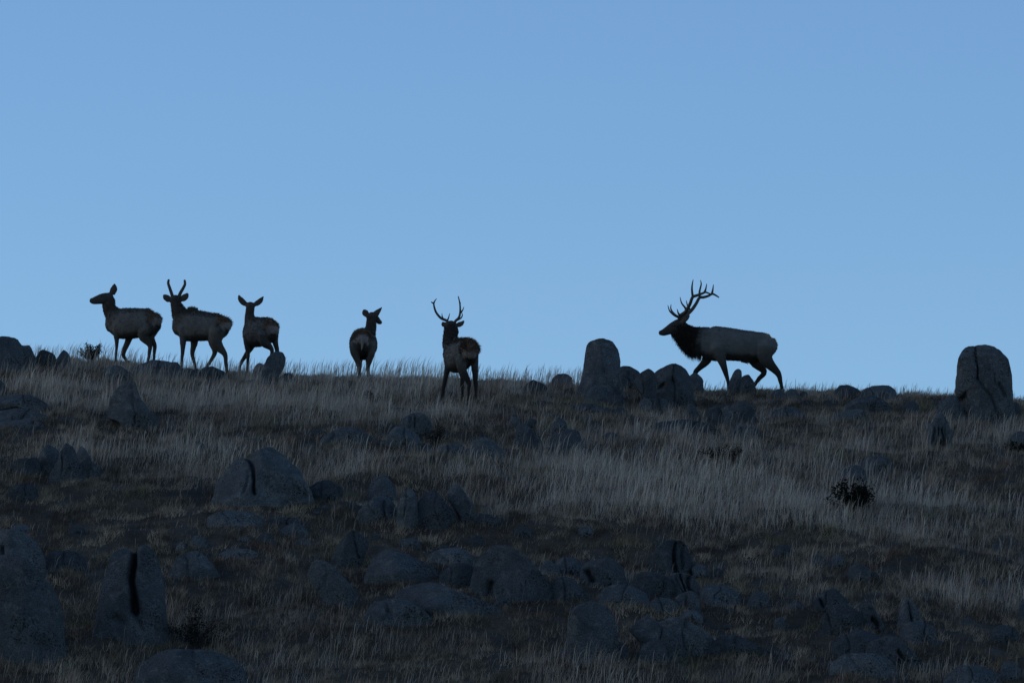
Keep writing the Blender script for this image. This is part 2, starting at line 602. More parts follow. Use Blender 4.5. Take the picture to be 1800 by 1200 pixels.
add_rock(E2([(455, 1010), (468, 900), (488, 770), (512, 660), (540, 612), (600, 596), (645, 565), (690, 532), (725, 548), (752, 630), (776, 720), (788, 850), (802, 960), (795, 1040)]), 1130,
         'tall standing stone cleft by a deep dark fissure', depth=1.0, rough=.4, sub=6,
         cracks=[(E2([(655, 560), (652, 640), (650, 720), (646, 800), (648, 850)]), 7.5, .55), (E2([(560, 890), (590, 910)]), 7, .12), (E2([(650, 860), (690, 950)]), 3, .08)])
add_rock(E2([(-180, 1080), (-170, 760), (-120, 640), (-20, 600), (70, 605), (140, 635), (200, 700), (250, 770), (285, 870), (295, 960), (290, 1090)]), 1162,
         'massive lichen-spotted boulder at the foot of the slope beside the cleft stone', depth=.9, rough=.35, sub=6)
add_rock(E2([(-100, 700), (-90, 520), (-20, 475), (60, 468), (120, 485), (170, 540), (205, 620), (230, 710)]), 1022,
         'rounded boulder leaning behind the massive lichen-spotted boulder', cracks=[(E2([(0, 520), (30, 600)]), 5, .2)], rough=.45)
add_rock(mound(232, 440, 1142, 1228, .47), 1226, 'broad smooth dome of rock low in the grass below the cleft stone', depth=.8, rough=.5, sub=5)
add_rock(E2([(1470, 690), (1475, 640), (1500, 612), (1560, 622), (1640, 690), (1690, 760), (1720, 820), (1700, 850), (1580, 830), (1510, 730)]), 1066,
         'long smooth slab leaning diagonally beside tall grass', depth=.5, rough=.5)
add_rock(E2([(1590, 640), (1605, 580), (1625, 520), (1700, 474), (1755, 478), (1772, 530), (1740, 600), (1690, 665), (1620, 665)]), 1003,
         'tilted block with a black gap on its downhill side', rough=.9)
add_rock(mound(380, 460, 963, 990, .4), 989, 'thin flat stone beside the cluster of four knobs', depth=.5)
add_rock(mound(72, 156, 966, 1010, .35), 1006, 'dim low stone between the leaning boulder and the cleft stone', depth=.6)
add_rock(mound(15, 70, 850, 878, .4), 876, 'dim flat stone in turf below the knobbly outcrop', depth=.5, rough=1.4)

# --- middle of the slope
add_rock(B4([(40, 500), (42, 420), (55, 340), (85, 280), (130, 240), (180, 230), (203, 255), (203, 310), (185, 360), (160, 420), (160, 500)]), 682,
         'leaning egg-shaped stone hiding hooves of the wide-eared cow', depth=.8, rough=.25)
add_rock(mound(443, 468, 638, 668, .6), 668, 'low stone tucked behind the leaning egg-shaped stone')
add_rock(mound(490, 522, 655, 678, .5), 676, 'pale flat stone at the foot of the leaning egg-shaped stone')
add_rock(mound(538, 580, 755, 770, .45), 770, 'thin flat stone in the dark strip above the low triangular rock', depth=.5)
add_rock(mound(560, 655, 750, 788, .55, 1.7), 786, 'low triangular rock in the dark strip between grass bands', depth=.6)
add_rock(B4([(985, 800), (1010, 740), (1060, 680), (1110, 655), (1165, 670), (1210, 720), (1225, 800)]), 765,
         'fluted grey rock beside a dark bushy weed', rough=1.4, cracks=[(B4([(1105, 660), (1120, 780)]), 2.2, .1), (B4([(1070, 690), (1060, 780)]), 2.2, .08)])
add_rock(mound(676, 738, 751, 796, .45), 794, 'humped rock in front of the fluted grey rock', rough=1.3)
add_rock(mound(708, 765, 778, 803, .5), 802, 'low rock beside the humped rock', rough=1.2)
add_rock(mound(764, 824, 780, 812, .4), 810, 'low rock between two humped rocks in the grass', rough=1.2)
add_rock(B4([(1490, 1000), (1500, 880), (1550, 840), (1630, 848), (1700, 890), (1750, 960), (1760, 1020), (1600, 1020)]), 816,
         'humped dark rock at the edge of a tall grass patch', rough=1.3, cracks=[(B4([(1560, 930), (1640, 1000)]), 3, .12)])

# --- ridge in front of the great bull
add_rock(C4([(462, 530), (475, 480), (497, 430), (508, 320), (520, 240), (527, 200), (540, 178), (575, 166), (625, 157), (690, 161), (730, 196), (750, 265), (754, 350), (757, 430), (775, 530)]), 694,
         'tall blunt standing stone on the ridge ahead of the great bull', depth=.9, power=2.8, rough=.4, sub=5, cracks=[(C4([(640, 330), (645, 390)]), 2, .04)])
add_rock(mound(969, 1008, 657, 686, .45, 2.6), 684, 'rounded stone standing in grass on the ridge short of the blunt standing stone')
add_rock(mound(917, 963, 669, 703, .6), 702, 'domed stone just below the ridge grass', rough=1.1)
add_rock(mound(1076, 1130, 644, 690, .35), 690, 'rounded stone behind the blunt standing stone', Yoff=.5)
add_rock(C4([(890, 640), (925, 560), (880, 490), (862, 430), (905, 375), (955, 357), (1000, 372), (1014, 440), (1005, 510), (1025, 570), (1020, 640)]), 720,
         'upright bent stone propped against a broad lichen-covered boulder', rough=.6)
add_rock(C4([(1030, 610), (1025, 500), (995, 420), (1000, 375), (1050, 346), (1130, 330), (1200, 342), (1242, 385), (1260, 460), (1275, 560), (1265, 610)]), 712,
         'broad lichen-covered boulder in front of the great bull', power=2.7, rough=.5, sub=5, cracks=[(C4([(1130, 420), (1140, 425)]), 4, .12), (C4([(1030, 440), (1040, 500)]), 5, .18)])
add_rock(mound(1205, 1238, 656, 690, .4), 690, 'narrow dark stone hiding a front hoof of the great bull')
add_rock(mound(1024, 1073, 677, 716, .5), 713, 'rounded boulder at the foot of the blunt standing stone')
add_rock(mound(1066, 1094, 681, 706, .5), 704, 'small knob beside the boulder at the foot of the blunt standing stone')
add_rock(C4([(645, 600), (670, 560), (720, 540), (780, 548), (800, 590), (795, 640), (700, 610)]), 716, 'overhanging stone with a dark hollow under it')
add_rock(mound(1059, 1076, 715, 732, .5), 731, 'tiny stone below the overhanging stone', )
add_rock(mound(1075, 1102, 715, 733, .5), 732, 'flat little stone below the overhanging stone')
add_rock(mound(1006, 1062, 709, 729, .5), 727, 'flat cracked stone beside the overhanging stone', depth=.6)
add_rock(mound(1122, 1146, 699, 724, .5), 722, 'small stone at the foot of the upright bent stone')
add_rock(mound(1149, 1176, 699, 722, .5), 720, 'small stone at the foot of the broad lichen-covered boulder')
add_split_rock([
    (C4([(1515, 520), (1530, 450), (1560, 380), (1585, 356), (1608, 365), (1614, 420), (1606, 520)]), 692, dict(depth=1.0, rough=.5)),
    (C4([(1612, 525), (1612, 420), (1635, 390), (1670, 400), (1695, 440), (1715, 500), (1725, 530)]), 694, dict(depth=.9, Yoff=.05))],
    'cleft stone of two points between the legs of the great bull')
add_split_rock([
    (mound(1241, 1274, 714, 748, .5), 748, dict(rough=1.4)), (mound(1269, 1290, 713, 748, .5), 748, dict(rough=1.2)),
    (C4([(1545, 720), (1540, 620), (1580, 580), (1650, 590), (1700, 640), (1720, 730)]), 742, dict(rough=1.5))],
    'jumbled crag of three lumps below the great bull')
add_rock(mound(1203, 1228, 711, 737, .5), 736, 'small stone beside the jumbled crag')
add_rock(C4([(935, 840), (960, 770), (1060, 730), (1200, 715), (1330, 725), (1420, 760), (1445, 840)]), 769, 'long low whaleback slab below the ridge boulders', depth=.45, rough=.6)
add_rock(mound(1284, 1337, 746, 778, .4), 775, 'ribbed low stone below the jumbled crag', rough=1.4, cracks=[([(1291, 748), (1289, 770)], 2, .1), ([(1300, 748), (1300, 772)], 2, .1)])
add_split_rock([
    (mound(966, 998, 733, 775, .6, 2.0), 775, dict(rough=1.2)), (C4([(265, 960), (275, 850), (330, 790), (420, 780), (490, 800), (505, 900), (500, 960)]), 800, dict(rough=1.3)),
    (mound(915, 956, 760, 800, .4), 799, dict(rough=1.3)), (mound(904, 937, 744, 772, .5), 772, dict(rough=1.2))],
    'broken outcrop of four lumps above the palest tall grass')
add_rock(mound(1058, 1088, 759, 779, .5), 778, 'dim stone between the broken outcrop and the whaleback slab')
add_rock(mound(1355, 1383, 684, 703, .5), 702, 'low stone beneath a hind hoof of the great bull')
add_rock(mound(1380, 1406, 684, 703, .4), 702, 'low stone just behind the rear hind hoof of the great bull')
add_rock(mound(1405, 1421, 687, 703, .5), 702, 'tiny square stone on the ridge behind the great bull')
add_rock(mound(1352, 1414, 715, 742, .6), 740, 'flat stone with a dark notch below the great bull', rough=1.3)

# --- ridge on the far side of the bull
add_rock(mound(1464, 1512, 676, 706, .5), 704, 'rounded stone with a shoulder next to the round-backed stone')
add_rock(mound(1513, 1577, 677, 710, .5, 2.6), 708, 'round-backed stone on the open ridge')
add_rock(mound(1482, 1568, 697, 730, .55), 728, 'low broad stone in front of the round-backed stone', rough=1.1)
add_rock(mound(1465, 1528, 719, 745, .6), 743, 'flat stone in grass below the low broad stone', depth=.6, rough=1.2)
add_rock(mound(1588, 1617, 704, 728, .4), 726, 'small pointed stone between the round-backed stone and the tall cracked stone')
add_rock(D4([(1360, 745), (1362, 640), (1350, 560), (1326, 530), (1332, 420), (1342, 330), (1362, 270), (1405, 212), (1450, 204), (1500, 199), (1575, 208), (1640, 245), (1685, 310), (1703, 400), (1706, 500), (1712, 580), (1722, 640), (1715, 745)]), 748,
         'tallest standing stone with a long crack down its face', depth=.85, power=2.8, rough=.35, sub=6,
         cracks=[(D4([(1455, 180), (1452, 330), (1447, 430)]), 1.3, .14), (D4([(1447, 430), (1500, 530), (1555, 600), (1610, 745)]), 3.2, .08), (D4([(1615, 380), (1612, 460)]), 2, .05), (D4([(1350, 560), (1375, 720)]), 4, .22), (D4([(1650, 470), (1690, 560)]), 3, .1)])
add_rock(D4([(1190, 745), (1195, 620), (1240, 570), (1320, 540), (1350, 580), (1365, 650), (1375, 745)]), 748, 'sloping shoulder stone against the tallest standing stone', rough=.8,
         cracks=[(D4([(1275, 680), (1280, 720)]), 3, .1)])
add_rock(mound(1776, 1796, 706, 734, .4), 732, 'narrow stone behind the tallest standing stone')
add_rock(D4([(1115, 940), (1125, 820), (1160, 730), (1200, 670), (1250, 690), (1285, 780), (1300, 870), (1290, 940)]), 796,
         'ribbed stump-like rock with a dark hollow at its base', rough=1.2,
         cracks=[(D4([(1165, 760), (1150, 880)]), 2.0, .12), (D4([(1200, 740), (1195, 850)]), 2.0, .12), (D4([(1240, 750), (1255, 860)]), 2.0, .12), (D4([(1200, 900), (1250, 905)]), 7, .35)])
add_rock(mound(1770, 1815, 759, 792, .6), 790, 'stone beside a dark clump at the open end of the slope')
add_rock(mound(1508, 1568, 801, 838, .55), 836, 'humped stone above the dark spiky shrub', rough=1.2, cracks=[([(1556, 818), (1566, 836)], 2.5, .1)])
add_rock(mound(1476, 1524, 817, 852, .5), 850, 'rough stone directly behind the dark spiky shrub', rough=1.5)

# --- lower middle
add_rock(mound(646, 698, 836, 884, .45), 882, 'round-headed stone behind the cracked row of blocks', rough=.7)
add_rock(F2([(150, 450), (165, 400), (210, 345), (260, 310), (300, 305), (340, 350), (362, 450)]), 922, 'rounded block at the uphill end of a cracked row', rough=.9, cracks=[(F2([(295, 310), (310, 430)]), 3, .12)])
add_split_rock([
    (F2([(362, 460), (352, 360), (362, 285), (400, 272), (436, 285), (444, 360), (448, 465)]), 929, dict(depth=1.1, rough=.8)),
    (F2([(448, 465), (440, 360), (446, 295), (490, 276), (540, 288), (585, 340), (620, 400), (645, 470)]), 930, dict(depth=.9, rough=.7, sub=5))],
    'wide squarish block split by a narrow vertical joint')
add_rock(F2([(700, 460), (640, 390), (600, 330), (575, 270), (600, 245), (640, 255), (680, 310), (710, 370), (745, 440)]), 924, 'leaning slab resting against the split squarish block', rough=.8)
add_rock(mound(836, 878, 902, 934, .3), 932, 'small stone at the foot of the leaning slab')
add_rock(F2([(205, 740), (215, 660), (240, 595), (300, 570), (370, 580), (440, 610), (520, 660), (575, 740)]), 1031, 'low boulder with a pale blunt end among the lower rocks', rough=.6, sub=5)
add_rock(mound(748, 838, 963, 1000, .45), 998, 'dark humped rock behind a pair of overlapping boulders', rough=1.0)
add_rock(mound(768, 846, 992, 1042, .55), 1040, 'rounded boulder tucked against the big smooth boulder', rough=.7)
add_rock(F2([(715, 810), (718, 700), (730, 620), (765, 570), (810, 543), (880, 550), (950, 583), (1010, 635), (1060, 710), (1120, 780), (1170, 830), (1000, 840), (850, 840)]), 1066,
         'big smooth sloping boulder standing highest among the lower rocks', rough=.45, sub=5, cracks=[(F2([(745, 700), (750, 780)]), 3, .18)])
add_rock(F2([(345, 880), (350, 770), (390, 730), (480, 718), (580, 740), (700, 790), (820, 840), (880, 885)]), 1090, 'long smooth slab sloping down below the big smooth boulder', depth=.6, rough=.5, sub=5)
add_rock(F2([(205, 930), (220, 850), (270, 810), (340, 798), (410, 815), (490, 870), (550, 930)]), 1104, 'smooth rounded slab at the low end of the long sloping slab', depth=.7, rough=.6, sub=5, cracks=[(F2([(280, 840), (292, 890)]), 4, .1)])
add_rock(mound(862, 902, 1049, 1076, .4), 1074, 'small round stone at the foot of the big smooth boulder')
add_rock(mound(946, 986, 985, 1022, .5), 1020, 'upright pale stone beside the big smooth boulder')
add_rock(mound(972, 1028, 977, 1018, .4), 1016, 'dark rounded stone in the middle of the lower rocks')
add_rock(F2([(1230, 740), (1240, 640), (1270, 605), (1330, 598), (1390, 625), (1430, 680), (1455, 745)]), 1033, 'humped boulder with a shadowed hollow at its side', rough=1.0, cracks=[(F2([(1255, 650), (1275, 700)]), 6, .25)])
add_rock(F2([(1070, 780), (1090, 710), (1140, 690), (1200, 710), (1250, 770), (1275, 840), (1180, 840)]), 1067, 'slanted boulder sloping down from the dark rounded stone', rough=.9)
add_rock(mound(1048, 1142, 1025, 1076, .4), 1074, 'rounded boulder right above the upright egg boulder', rough=.8, sub=5)
add_rock(mound(1108, 1190, 1006, 1058, .35), 1055, 'smooth boulder sloping beside grooved rocks', rough=.7, sub=5)
add_rock(F2([(1560, 680), (1575, 610), (1610, 545), (1660, 520), (1720, 528), (1750, 580), (1765, 680)]), 1008, 'square-topped boulder with two vertical grooves', rough=.6, sub=5,
         cracks=[(F2([(1690, 515), (1697, 660)]), 3, .2), (F2([(1730, 530), (1735, 640)]), 2.2, .08)])
add_rock(mound(1168, 1230, 1006, 1052, .4), 1050, 'grooved stone under the square-topped boulder', rough=1.0, cracks=[([(1198, 1008), (1204, 1040)], 2.5, .15), ([(1213, 1012), (1222, 1044)], 2.5, .15)])
add_rock(mound(1186, 1232, 1038, 1080, .55), 1078, 'narrow ridged stone below the grooved stone', rough=1.0, cracks=[([(1204, 1042), (1200, 1070)], 2.5, .12)])
add_rock(mound(1136, 1196, 1049, 1084, .35), 1082, 'low dim stone between sloping boulders', rough=.8)
add_rock(F2([(1165, 1110), (1168, 1000), (1178, 910), (1205, 845), (1260, 820), (1320, 826), (1370, 860), (1392, 930), (1398, 1010), (1402, 1110)]), 1170,
         'upright egg-shaped boulder with a lichen-dark crown', depth=.9, power=2.5, rough=.45, sub=5)
add_rock(mound(1080, 1104, 1128, 1166, .4), 1164, 'small dark stone beside the upright egg-shaped boulder')
add_rock(F2([(1435, 930), (1450, 880), (1500, 865), (1570, 890), (1640, 950), (1700, 1020), (1745, 1100), (1600, 1110), (1520, 1000)]), 1162, 'long rounded slab with a grassy notch beside the egg-shaped boulder', depth=.6, rough=.6, sub=5)
add_rock(G2([(0, 960), (10, 905), (80, 885), (170, 900), (250, 940), (310, 1000), (325, 1090), (190, 1095), (120, 1020)]), 1160, 'broad rounded slab overlapping the slab with a grassy notch', depth=.6, rough=.6, sub=5, Yoff=.3)
add_rock(mound(1122, 1178, 1122, 1172, .55), 1170, 'rounded block below the slab with a grassy notch', rough=.8)
add_rock(G2([(300, 1070), (320, 985), (380, 965), (450, 985), (520, 1020), (600, 1060), (570, 1080)]), 1154, 'low tongue of rock trailing into dark turf', depth=.6, rough=.9)
add_rock(mound(1193, 1236, 1071, 1094, .5), 1092, 'small stone behind the broad rounded slab')

# --- lower part of the open slope
add_rock(G2([(790, 880), (800, 820), (830, 765), (870, 748), (920, 770), (960, 830), (965, 880)]), 1080, 'peaked boulder with a cleft edge behind a smooth domed boulder', rough=.8, cracks=[(G2([(823, 785), (826, 850)]), 3, .15)])
add_rock(G2([(815, 970), (830, 910), (870, 845), (930, 823), (990, 835), (1020, 880), (1035, 970)]), 1118, 'smooth domed boulder in front of the peaked boulder', rough=.6, sub=5)
add_rock(G2([(1060, 970), (1020, 880), (1020, 810), (1050, 805), (1090, 860), (1130, 930), (1150, 975)]), 1116, 'thin dark slab leaning on the smooth domed boulder', rough=1.2, cracks=[(G2([(1060, 880), (1110, 950)]), 4, .2)])
add_rock(G2([(1200, 940), (1205, 860), (1220, 795), (1250, 792), (1290, 850), (1335, 930)]), 1104, 'thin pointed rock with a slanting crack', rough=.9, cracks=[(G2([(1232, 800), (1262, 890)]), 3, .15)])
add_rock(mound(1580, 1648, 1092, 1134, .4), 1132, 'rounded stone at the foot of the thin pointed rock', rough=.8)
add_rock(mound(1462, 1568, 1107, 1165, .4), 1162, 'humped slab behind a pair of overlapping low slabs', rough=.8, sub=5, depth=.7)
add_rock(G2([(1050, 1080), (1060, 1000), (1110, 975), (1190, 985), (1260, 1040), (1325, 1115), (1200, 1120)]), 1172, 'sloping slab with a dark crack near its toe', depth=.6, rough=.8, cracks=[(G2([(1210, 1040), (1250, 1100)]), 4, .15)], sub=5)
add_rock(mound(1455, 1580, 1148, 1200, .45), 1197, 'low broad slab lowest of the overlapping slabs', depth=.6, rough=.6, sub=5)
add_rock(mound(1660, 1760, 1168, 1214, .45), 1212, 'low rounded rock at the bottom of the open slope', rough=.7, sub=5)
add_rock(mound(1739, 1792, 1098, 1132, .45), 1130, 'solitary rounded stone in dim turf beyond the pointed rock')
add_rock(mound(1757, 1796, 1162, 1198, .4), 1196, 'small stone beside the low rounded rock')
add_rock(mound(1787, 1820, 1052, 1096, .6), 1094, 'boulder half hidden past the tall grass at the lower slope end')
for a in [(1359, 1394, 957, 983, .4), (1420, 1452, 975, 998, .5), (1455, 1488, 977, 998, .5), (1490, 1531, 990, 1020, .5), (1381, 1416, 1058, 1078, .5), (1314, 1355, 1039, 1066, .5),
          (1216, 1242, 990, 1008, .5), (1250, 1272, 998, 1014, .5), (826, 850, 940, 958, .4), (700, 740, 945, 962, .4), (900, 935, 925, 948, .4),
          (1015, 1045, 925, 946, .5), (420, 470, 770, 786, .5), (340, 362, 776, 800, .5), (1360, 1382, 1085, 1100, .5), (980, 1010, 1138, 1154, .5),
          (20, 52, 920, 936, .5), (120, 150, 925, 940, .5), (560, 585, 888, 902, .5), (1640, 1664, 1125, 1140, .5), (1690, 1712, 1085, 1100, .5)]:
    add_rock(mound(*a), a[3] - 1, SM, SG)
_fr = np.random.default_rng(77)
for (ua, ub, va, vb), k in (((600, 1300, 940, 1130), 22), ((250, 560, 900, 1010), 8), ((1330, 1760, 960, 1190), 14), ((900, 1420, 700, 790), 12), ((1400, 1780, 700, 800), 6)):
    for _ in range(k):
        uu_ = _fr.uniform(ua, ub); vv_ = _fr.uniform(va, vb); ww_ = _fr.uniform(9, 20); hh_ = ww_ * _fr.uniform(.45, .8)
        add_rock(mound(uu_ - ww_ / 2, uu_ + ww_ / 2, vv_ - hh_, vv_, _fr.uniform(.3, .7)), vv_, 'small broken granite fragment lying loose among the larger boulders', 'loose fragments among the boulders', name='stone_fragment', rough=1.3)
add_rock(mound(1228, 1304, 1028, 1066, .3), 1063, 'dark low rock trailing from the narrow ridged stone', rough=1.1)
add_rock(mound(1000, 1060, 1065, 1090, .3), 1084, 'dim flat rock beneath the slanted boulder', rough=1.0)

# ------------------------------------------------------------------ elk
def catmull(P, n):
    P = np.asarray(P, float); m = len(P)
    out = []
    for i in range(m - 1):
        p0 = P[max(i - 1, 0)]; p1 = P[i]; p2 = P[i + 1]; p3 = P[min(i + 2, m - 1)]
        for k in range(n):
            t = k / n
            out.append(0.5 * (2 * p1 + (p2 - p0) * t + (2 * p0 - 5 * p1 + 4 * p2 - p3) * t * t + (3 * p1 - p0 - 3 * p2 + p3) * t**3))
    out.append(P[-1])
    return np.array(out)


def tube_geo(C, hu, hs, side, nseg=18, sub=4, ends=(0.75, 0.75)):
    """closed tube round stations C; returns verts, faces(quads), station parameter, up-cosine"""
    m = len(C)
    A = catmull(np.column_stack([C, hu, hs]), sub) if m > 2 or sub > 1 else np.column_stack([C, hu, hs])
    C, hu, hs = A[:, :3], np.maximum(A[:, 3], 0.002), np.maximum(A[:, 4], 0.002)
    par = np.linspace(0, m - 1, len(C))
    T = np.gradient(C, axis=0)
    T /= np.linalg.norm(T, axis=1)[:, None] + 1e-9
    # rounded ends
    for e, first in ((ends[0], True), (ends[1], False)):
        i = 0 if first else -1
        sgn = -1 if first else 1
        add = []
        for a in (0.45, 0.8, 0.97):
            k = math.sqrt(1 - a * a)
            add.append((C[i] + sgn * T[i] * e * a * min(hu[i], hs[i] * 1.6), hu[i] * k, hs[i] * k, par[i], T[i]))
        if first:
            add = add[::-1]
            C = np.vstack([[x[0] for x in add], C]); hu = np.r_[[x[1] for x in add], hu]; hs = np.r_[[x[2] for x in add], hs]
            par = np.r_[[x[3] - 0.5 for x in add], par]; T = np.vstack([[x[4] for x in add], T])
        else:
            C = np.vstack([C, [x[0] for x in add]]); hu = np.r_[hu, [x[1] for x in add]]; hs = np.r_[hs, [x[2] for x in add]]
            par = np.r_[par, [x[3] + 0.5 for x in add]]; T = np.vstack([T, [x[4] for x in add]])
    side = np.asarray(side, float)
    S = side - T * (T @ side)[:, None]
    S /= np.linalg.norm(S, axis=1)[:, None] + 1e-9
    U = np.cross(S, T)
    if U[:, 2].mean() < 0:
        U = -U
    an = np.linspace(0, 2 * np.pi, nseg, endpoint=False)
    V = C[:, None, :] + (np.cos(an)[None, :, None] * U[:, None, :]) * hu[:, None, None] + (np.sin(an)[None, :, None] * S[:, None, :]) * hs[:, None, None]
    n = len(C)
    idx = np.arange(n * nseg).reshape(n, nseg)
    F = np.stack([idx[:-1, :], np.roll(idx, -1, 1)[:-1, :], np.roll(idx, -1, 1)[1:, :], idx[1:, :]], -1).reshape(-1, 4).tolist()
    F.append(idx[0][::-1].tolist()); F.append(idx[-1].tolist())
    return V.reshape(-1, 3), F, np.repeat(par, nseg), np.tile(np.cos(an), n)


class Elk:
    def __init__(self, name, label, group, foot_uv, heading_deg, conv, Yoff=0.0, pal=None):
        self.Y0 = ground_hit(*foot_uv) + Yoff
        self.s = self.Y0 / FPX
        self.conv = conv                      # (ox, oy, k): crop coords -> photo px
        self.k = conv[2]
        a = math.radians(heading_deg)
        self.H = np.array([math.cos(a), math.sin(a), 0.0]); self.L = np.array([-math.sin(a), math.cos(a), 0.0])
        self.V, self.F, self.C, self.FL = [], [], [], []
        self.nv = 0
        g = px2w(*foot_uv, self.Y0)
        self.base = np.array([g.x, self.Y0, hz(g.x, self.Y0)])
        self.root = bpy.data.objects.new(name, None); COL.objects.link(self.root)
        self.root.location = self.base.tolist()
        tag(self.root, label, 'elk', group)
        p = dict(body=(.120, .107, .095), back=(.095, .080, .064), belly=(.045, .036, .030), neck=(.052, .040, .032), head=(.058, .046, .038), leg=(.065, .05, .038),
                 rust=(.165, .100, .066), pale=(.26, .20, .172), ear=(.08, .06, .045))
        if pal: p.update(pal)
        self.pal = p

    def w(self, q):
        """(cx, cy, d) in crop units; d is extra distance from the camera -> world"""
        ox, oy, k = self.conv
        return np.array(px2w(ox + q[0] / k, oy + q[1] / k, self.Y0 + q[2] / k * self.s))

    def m(self, r):
        return r / self.k * self.s

    def tube(self, st, side, colf, flen, nseg=18, sub=4, ends=(.75, .75)):
        """st: (cx, cy, d, half_up, half_side)"""
        C = np.array([self.w(q[:3]) for q in st])
        V, F, par, up = tube_geo(C, np.array([self.m(q[3]) for q in st]), np.array([self.m(q[4]) for q in st]), side, nseg, sub, ends)
        self.V.append(V)
        self.F += [[i + self.nv for i in f] for f in F]
        self.nv += len(V)
        cols = np.array([colf(p, u) for p, u in zip(par, up)])
        self.C.append(cols)
        self.FL.append(np.array([flen(p, u) if callable(flen) else flen for p, u in zip(par, up)]))

    def torso(self, st, shag=.035):
        P = self.pal
        n = len(st) - 1

        def colf(p, u):
            if p < -0.1:
                return P['pale'] if u < 0.0 else P['rust']
            if p < 0.35:
                if u > -0.05: return P['rust']
                return P['pale'] if u > -0.8 else P['belly']
            if p < 0.85 and u > -.1:
                return P['rust']
            if p < 1.0 and u < -.1: return P['belly']
            if p < 1.2 and u > 0.72:
                return P['rust']
            if u > 0.82: return P['back']
            if u < -0.72: return P['belly']
            return P['body']
        self.tube(st, self.L, colf, lambda p, u: (shag * 1.6 if p < 1.2 and u > -.2 else (shag * 1.2 if u > .6 else .022)), nseg=26, sub=5)

    def leg(self, st, side=None, thigh=False):
        """st: (cx, cy, d, r) ; the last joint goes to the ground"""
        P = self.pal
        pts = []
        for i, q in enumerate(st):
            r = q[3]
            pts.append((q[0], q[1], q[2], r, r * (0.8 if (thigh and i < 2) else 0.95)))
        # drop the foot to the ground
        C = [self.w(q[:3]) for q in pts]
        foot = C[-1].copy()
        foot[2] = hz(foot[0], foot[1]) + 0.045
        C[-1] = foot
        C = np.array(C)
        hu = np.array([self.m(q[3]) for q in pts]); hs = np.array([self.m(q[4]) for q in pts])
        V, F, par, up = tube_geo(C, hu, hs, self.L, 14, 4, (.75, .4))
        self.V.append(V)
        self.F += [[i + self.nv for i in f] for f in F]
        self.nv += len(V)
        a = np.array(P['body']); b = np.array(P['leg'])
        self.C.append(np.array([a * (1 - min(1, max(0, p) / 1.6)) + b * min(1, max(0, p) / 1.6) for p in par]))
        self.FL.append(np.array([.016 if p < 1.5 else .008 for p in par]))
        # hoof
        f = C[-1]
        hd = self.H
        st2 = np.array([f + hd * -.03 + np.array([0, 0, .02]), f + hd * .02 + np.array([0, 0, -.01]), f + hd * .075 + np.array([0, 0, -.032])])
        Vh, Fh, _, _ = tube_geo(st2, np.array([.034, .038, .016]), np.array([.032, .040, .026]), self.L, 10, 3)
        me = bpy.data.meshes.new('hoof'); me.from_pydata((Vh - self.base).tolist(), [], Fh)
        link('hoof', me, M_HOOF, self.root)

    def ear(self, st, thick=None):
        """st: (cx,cy,d,halfwidth) base..tip; the blade faces the camera-ish"""
        P = self.pal
        C = [self.w(q[:3]) for q in st]
        t = C[-1] - C[0]
        t /= np.linalg.norm(t)
        depth = np.array([0.25, 1.0, 0.1])
        n = depth - t * (depth @ t); n /= np.linalg.norm(n)
        w = np.cross(t, n)
        th = thick if thick else 8.0 * self.k / 6.0
        self.tube([(q[0], q[1], q[2], th if i < len(st) - 1 else th * .6, q[3]) for i, q in enumerate(st)], w, lambda p, u: P['ear'], .012, nseg=14, sub=5, ends=(.5, .9))

    def eye(self, q, r):
        N, Fc = ico(2)
        c = self.w(q)
        link('eye', mesh_from_arrays('eye', N * self.m(r) + c - self.base, Fc, smooth=True), M_EYE, self.root)

    def finish(self, vox=0.013, nhair=14000, mane=None, seed=1, tuft=None):
        V = np.concatenate(self.V) - self.base
        C = np.concatenate(self.C); FL = np.concatenate(self.FL)
        me = bpy.data.meshes.new('body_cage'); me.from_pydata(V.tolist(), [], self.F)
        ob = bpy.data.objects.new('body', me); COL.objects.link(ob)
        md = ob.modifiers.new('r', 'REMESH'); md.mode = 'VOXEL'; md.voxel_size = vox
        sm = ob.modifiers.new('s', 'SMOOTH'); sm.factor = 0.5; sm.iterations = 5
        dg = bpy.context.evaluated_depsgraph_get(); dg.update()
        new = bpy.data.meshes.new_from_object(ob.evaluated_get(dg))
        bpy.data.objects.remove(ob); bpy.data.meshes.remove(me)
        new.name = 'body'
        kd = KDTree(len(V))
        for i, p in enumerate(V): kd.insert(p, i)
        kd.balance()
        n = len(new.vertices)
        co = np.empty(n * 3); new.vertices.foreach_get('co', co); co = co.reshape(-1, 3)
        no = np.empty(n * 3); new.vertex_normals.foreach_get('vector', no); no = no.reshape(-1, 3)
        cols = np.zeros((n, 3)); fl = np.zeros(n)
        r = np.random.default_rng(seed)
        for i in range(n):
            q0 = Vector(co[i].tolist())
            jv = noise.noise_vector(q0 * 7 + Vector((seed, 0, 0))) * .035 + noise.noise_vector(q0 * 25) * .018
            hits = kd.find_n(q0 + jv, 5)
            ws = np.array([1 / (h[2] + .004) ** 2 for h in hits]); ws /= ws.sum()
            ids = [h[1] for h in hits]
            cols[i] = ws @ C[ids]; fl[i] = ws @ FL[ids]
            q = Vector(co[i].tolist())
            a = noise.fractal(q * 9 + Vector((seed * 3.1, 0, 0)), .9, 2.1, 3)
            co[i] += no[i] * a * 0.30 * fl[i]
            cols[i] *= 1 + .14 * noise.noise(q * 4 + Vector((0, seed * 2.7, 0)))
        new.vertices.foreach_set('co', co.ravel().astype(np.float32))
        new.polygons.foreach_set('use_smooth', np.ones(len(new.polygons), bool))
        new.update()
        add_cols(new, np.clip(cols, .005, 1))
        link('body', new, M_ELK, self.root)
        # coat hair
        ids = r.choice(n, size=min(n, nhair), replace=False)
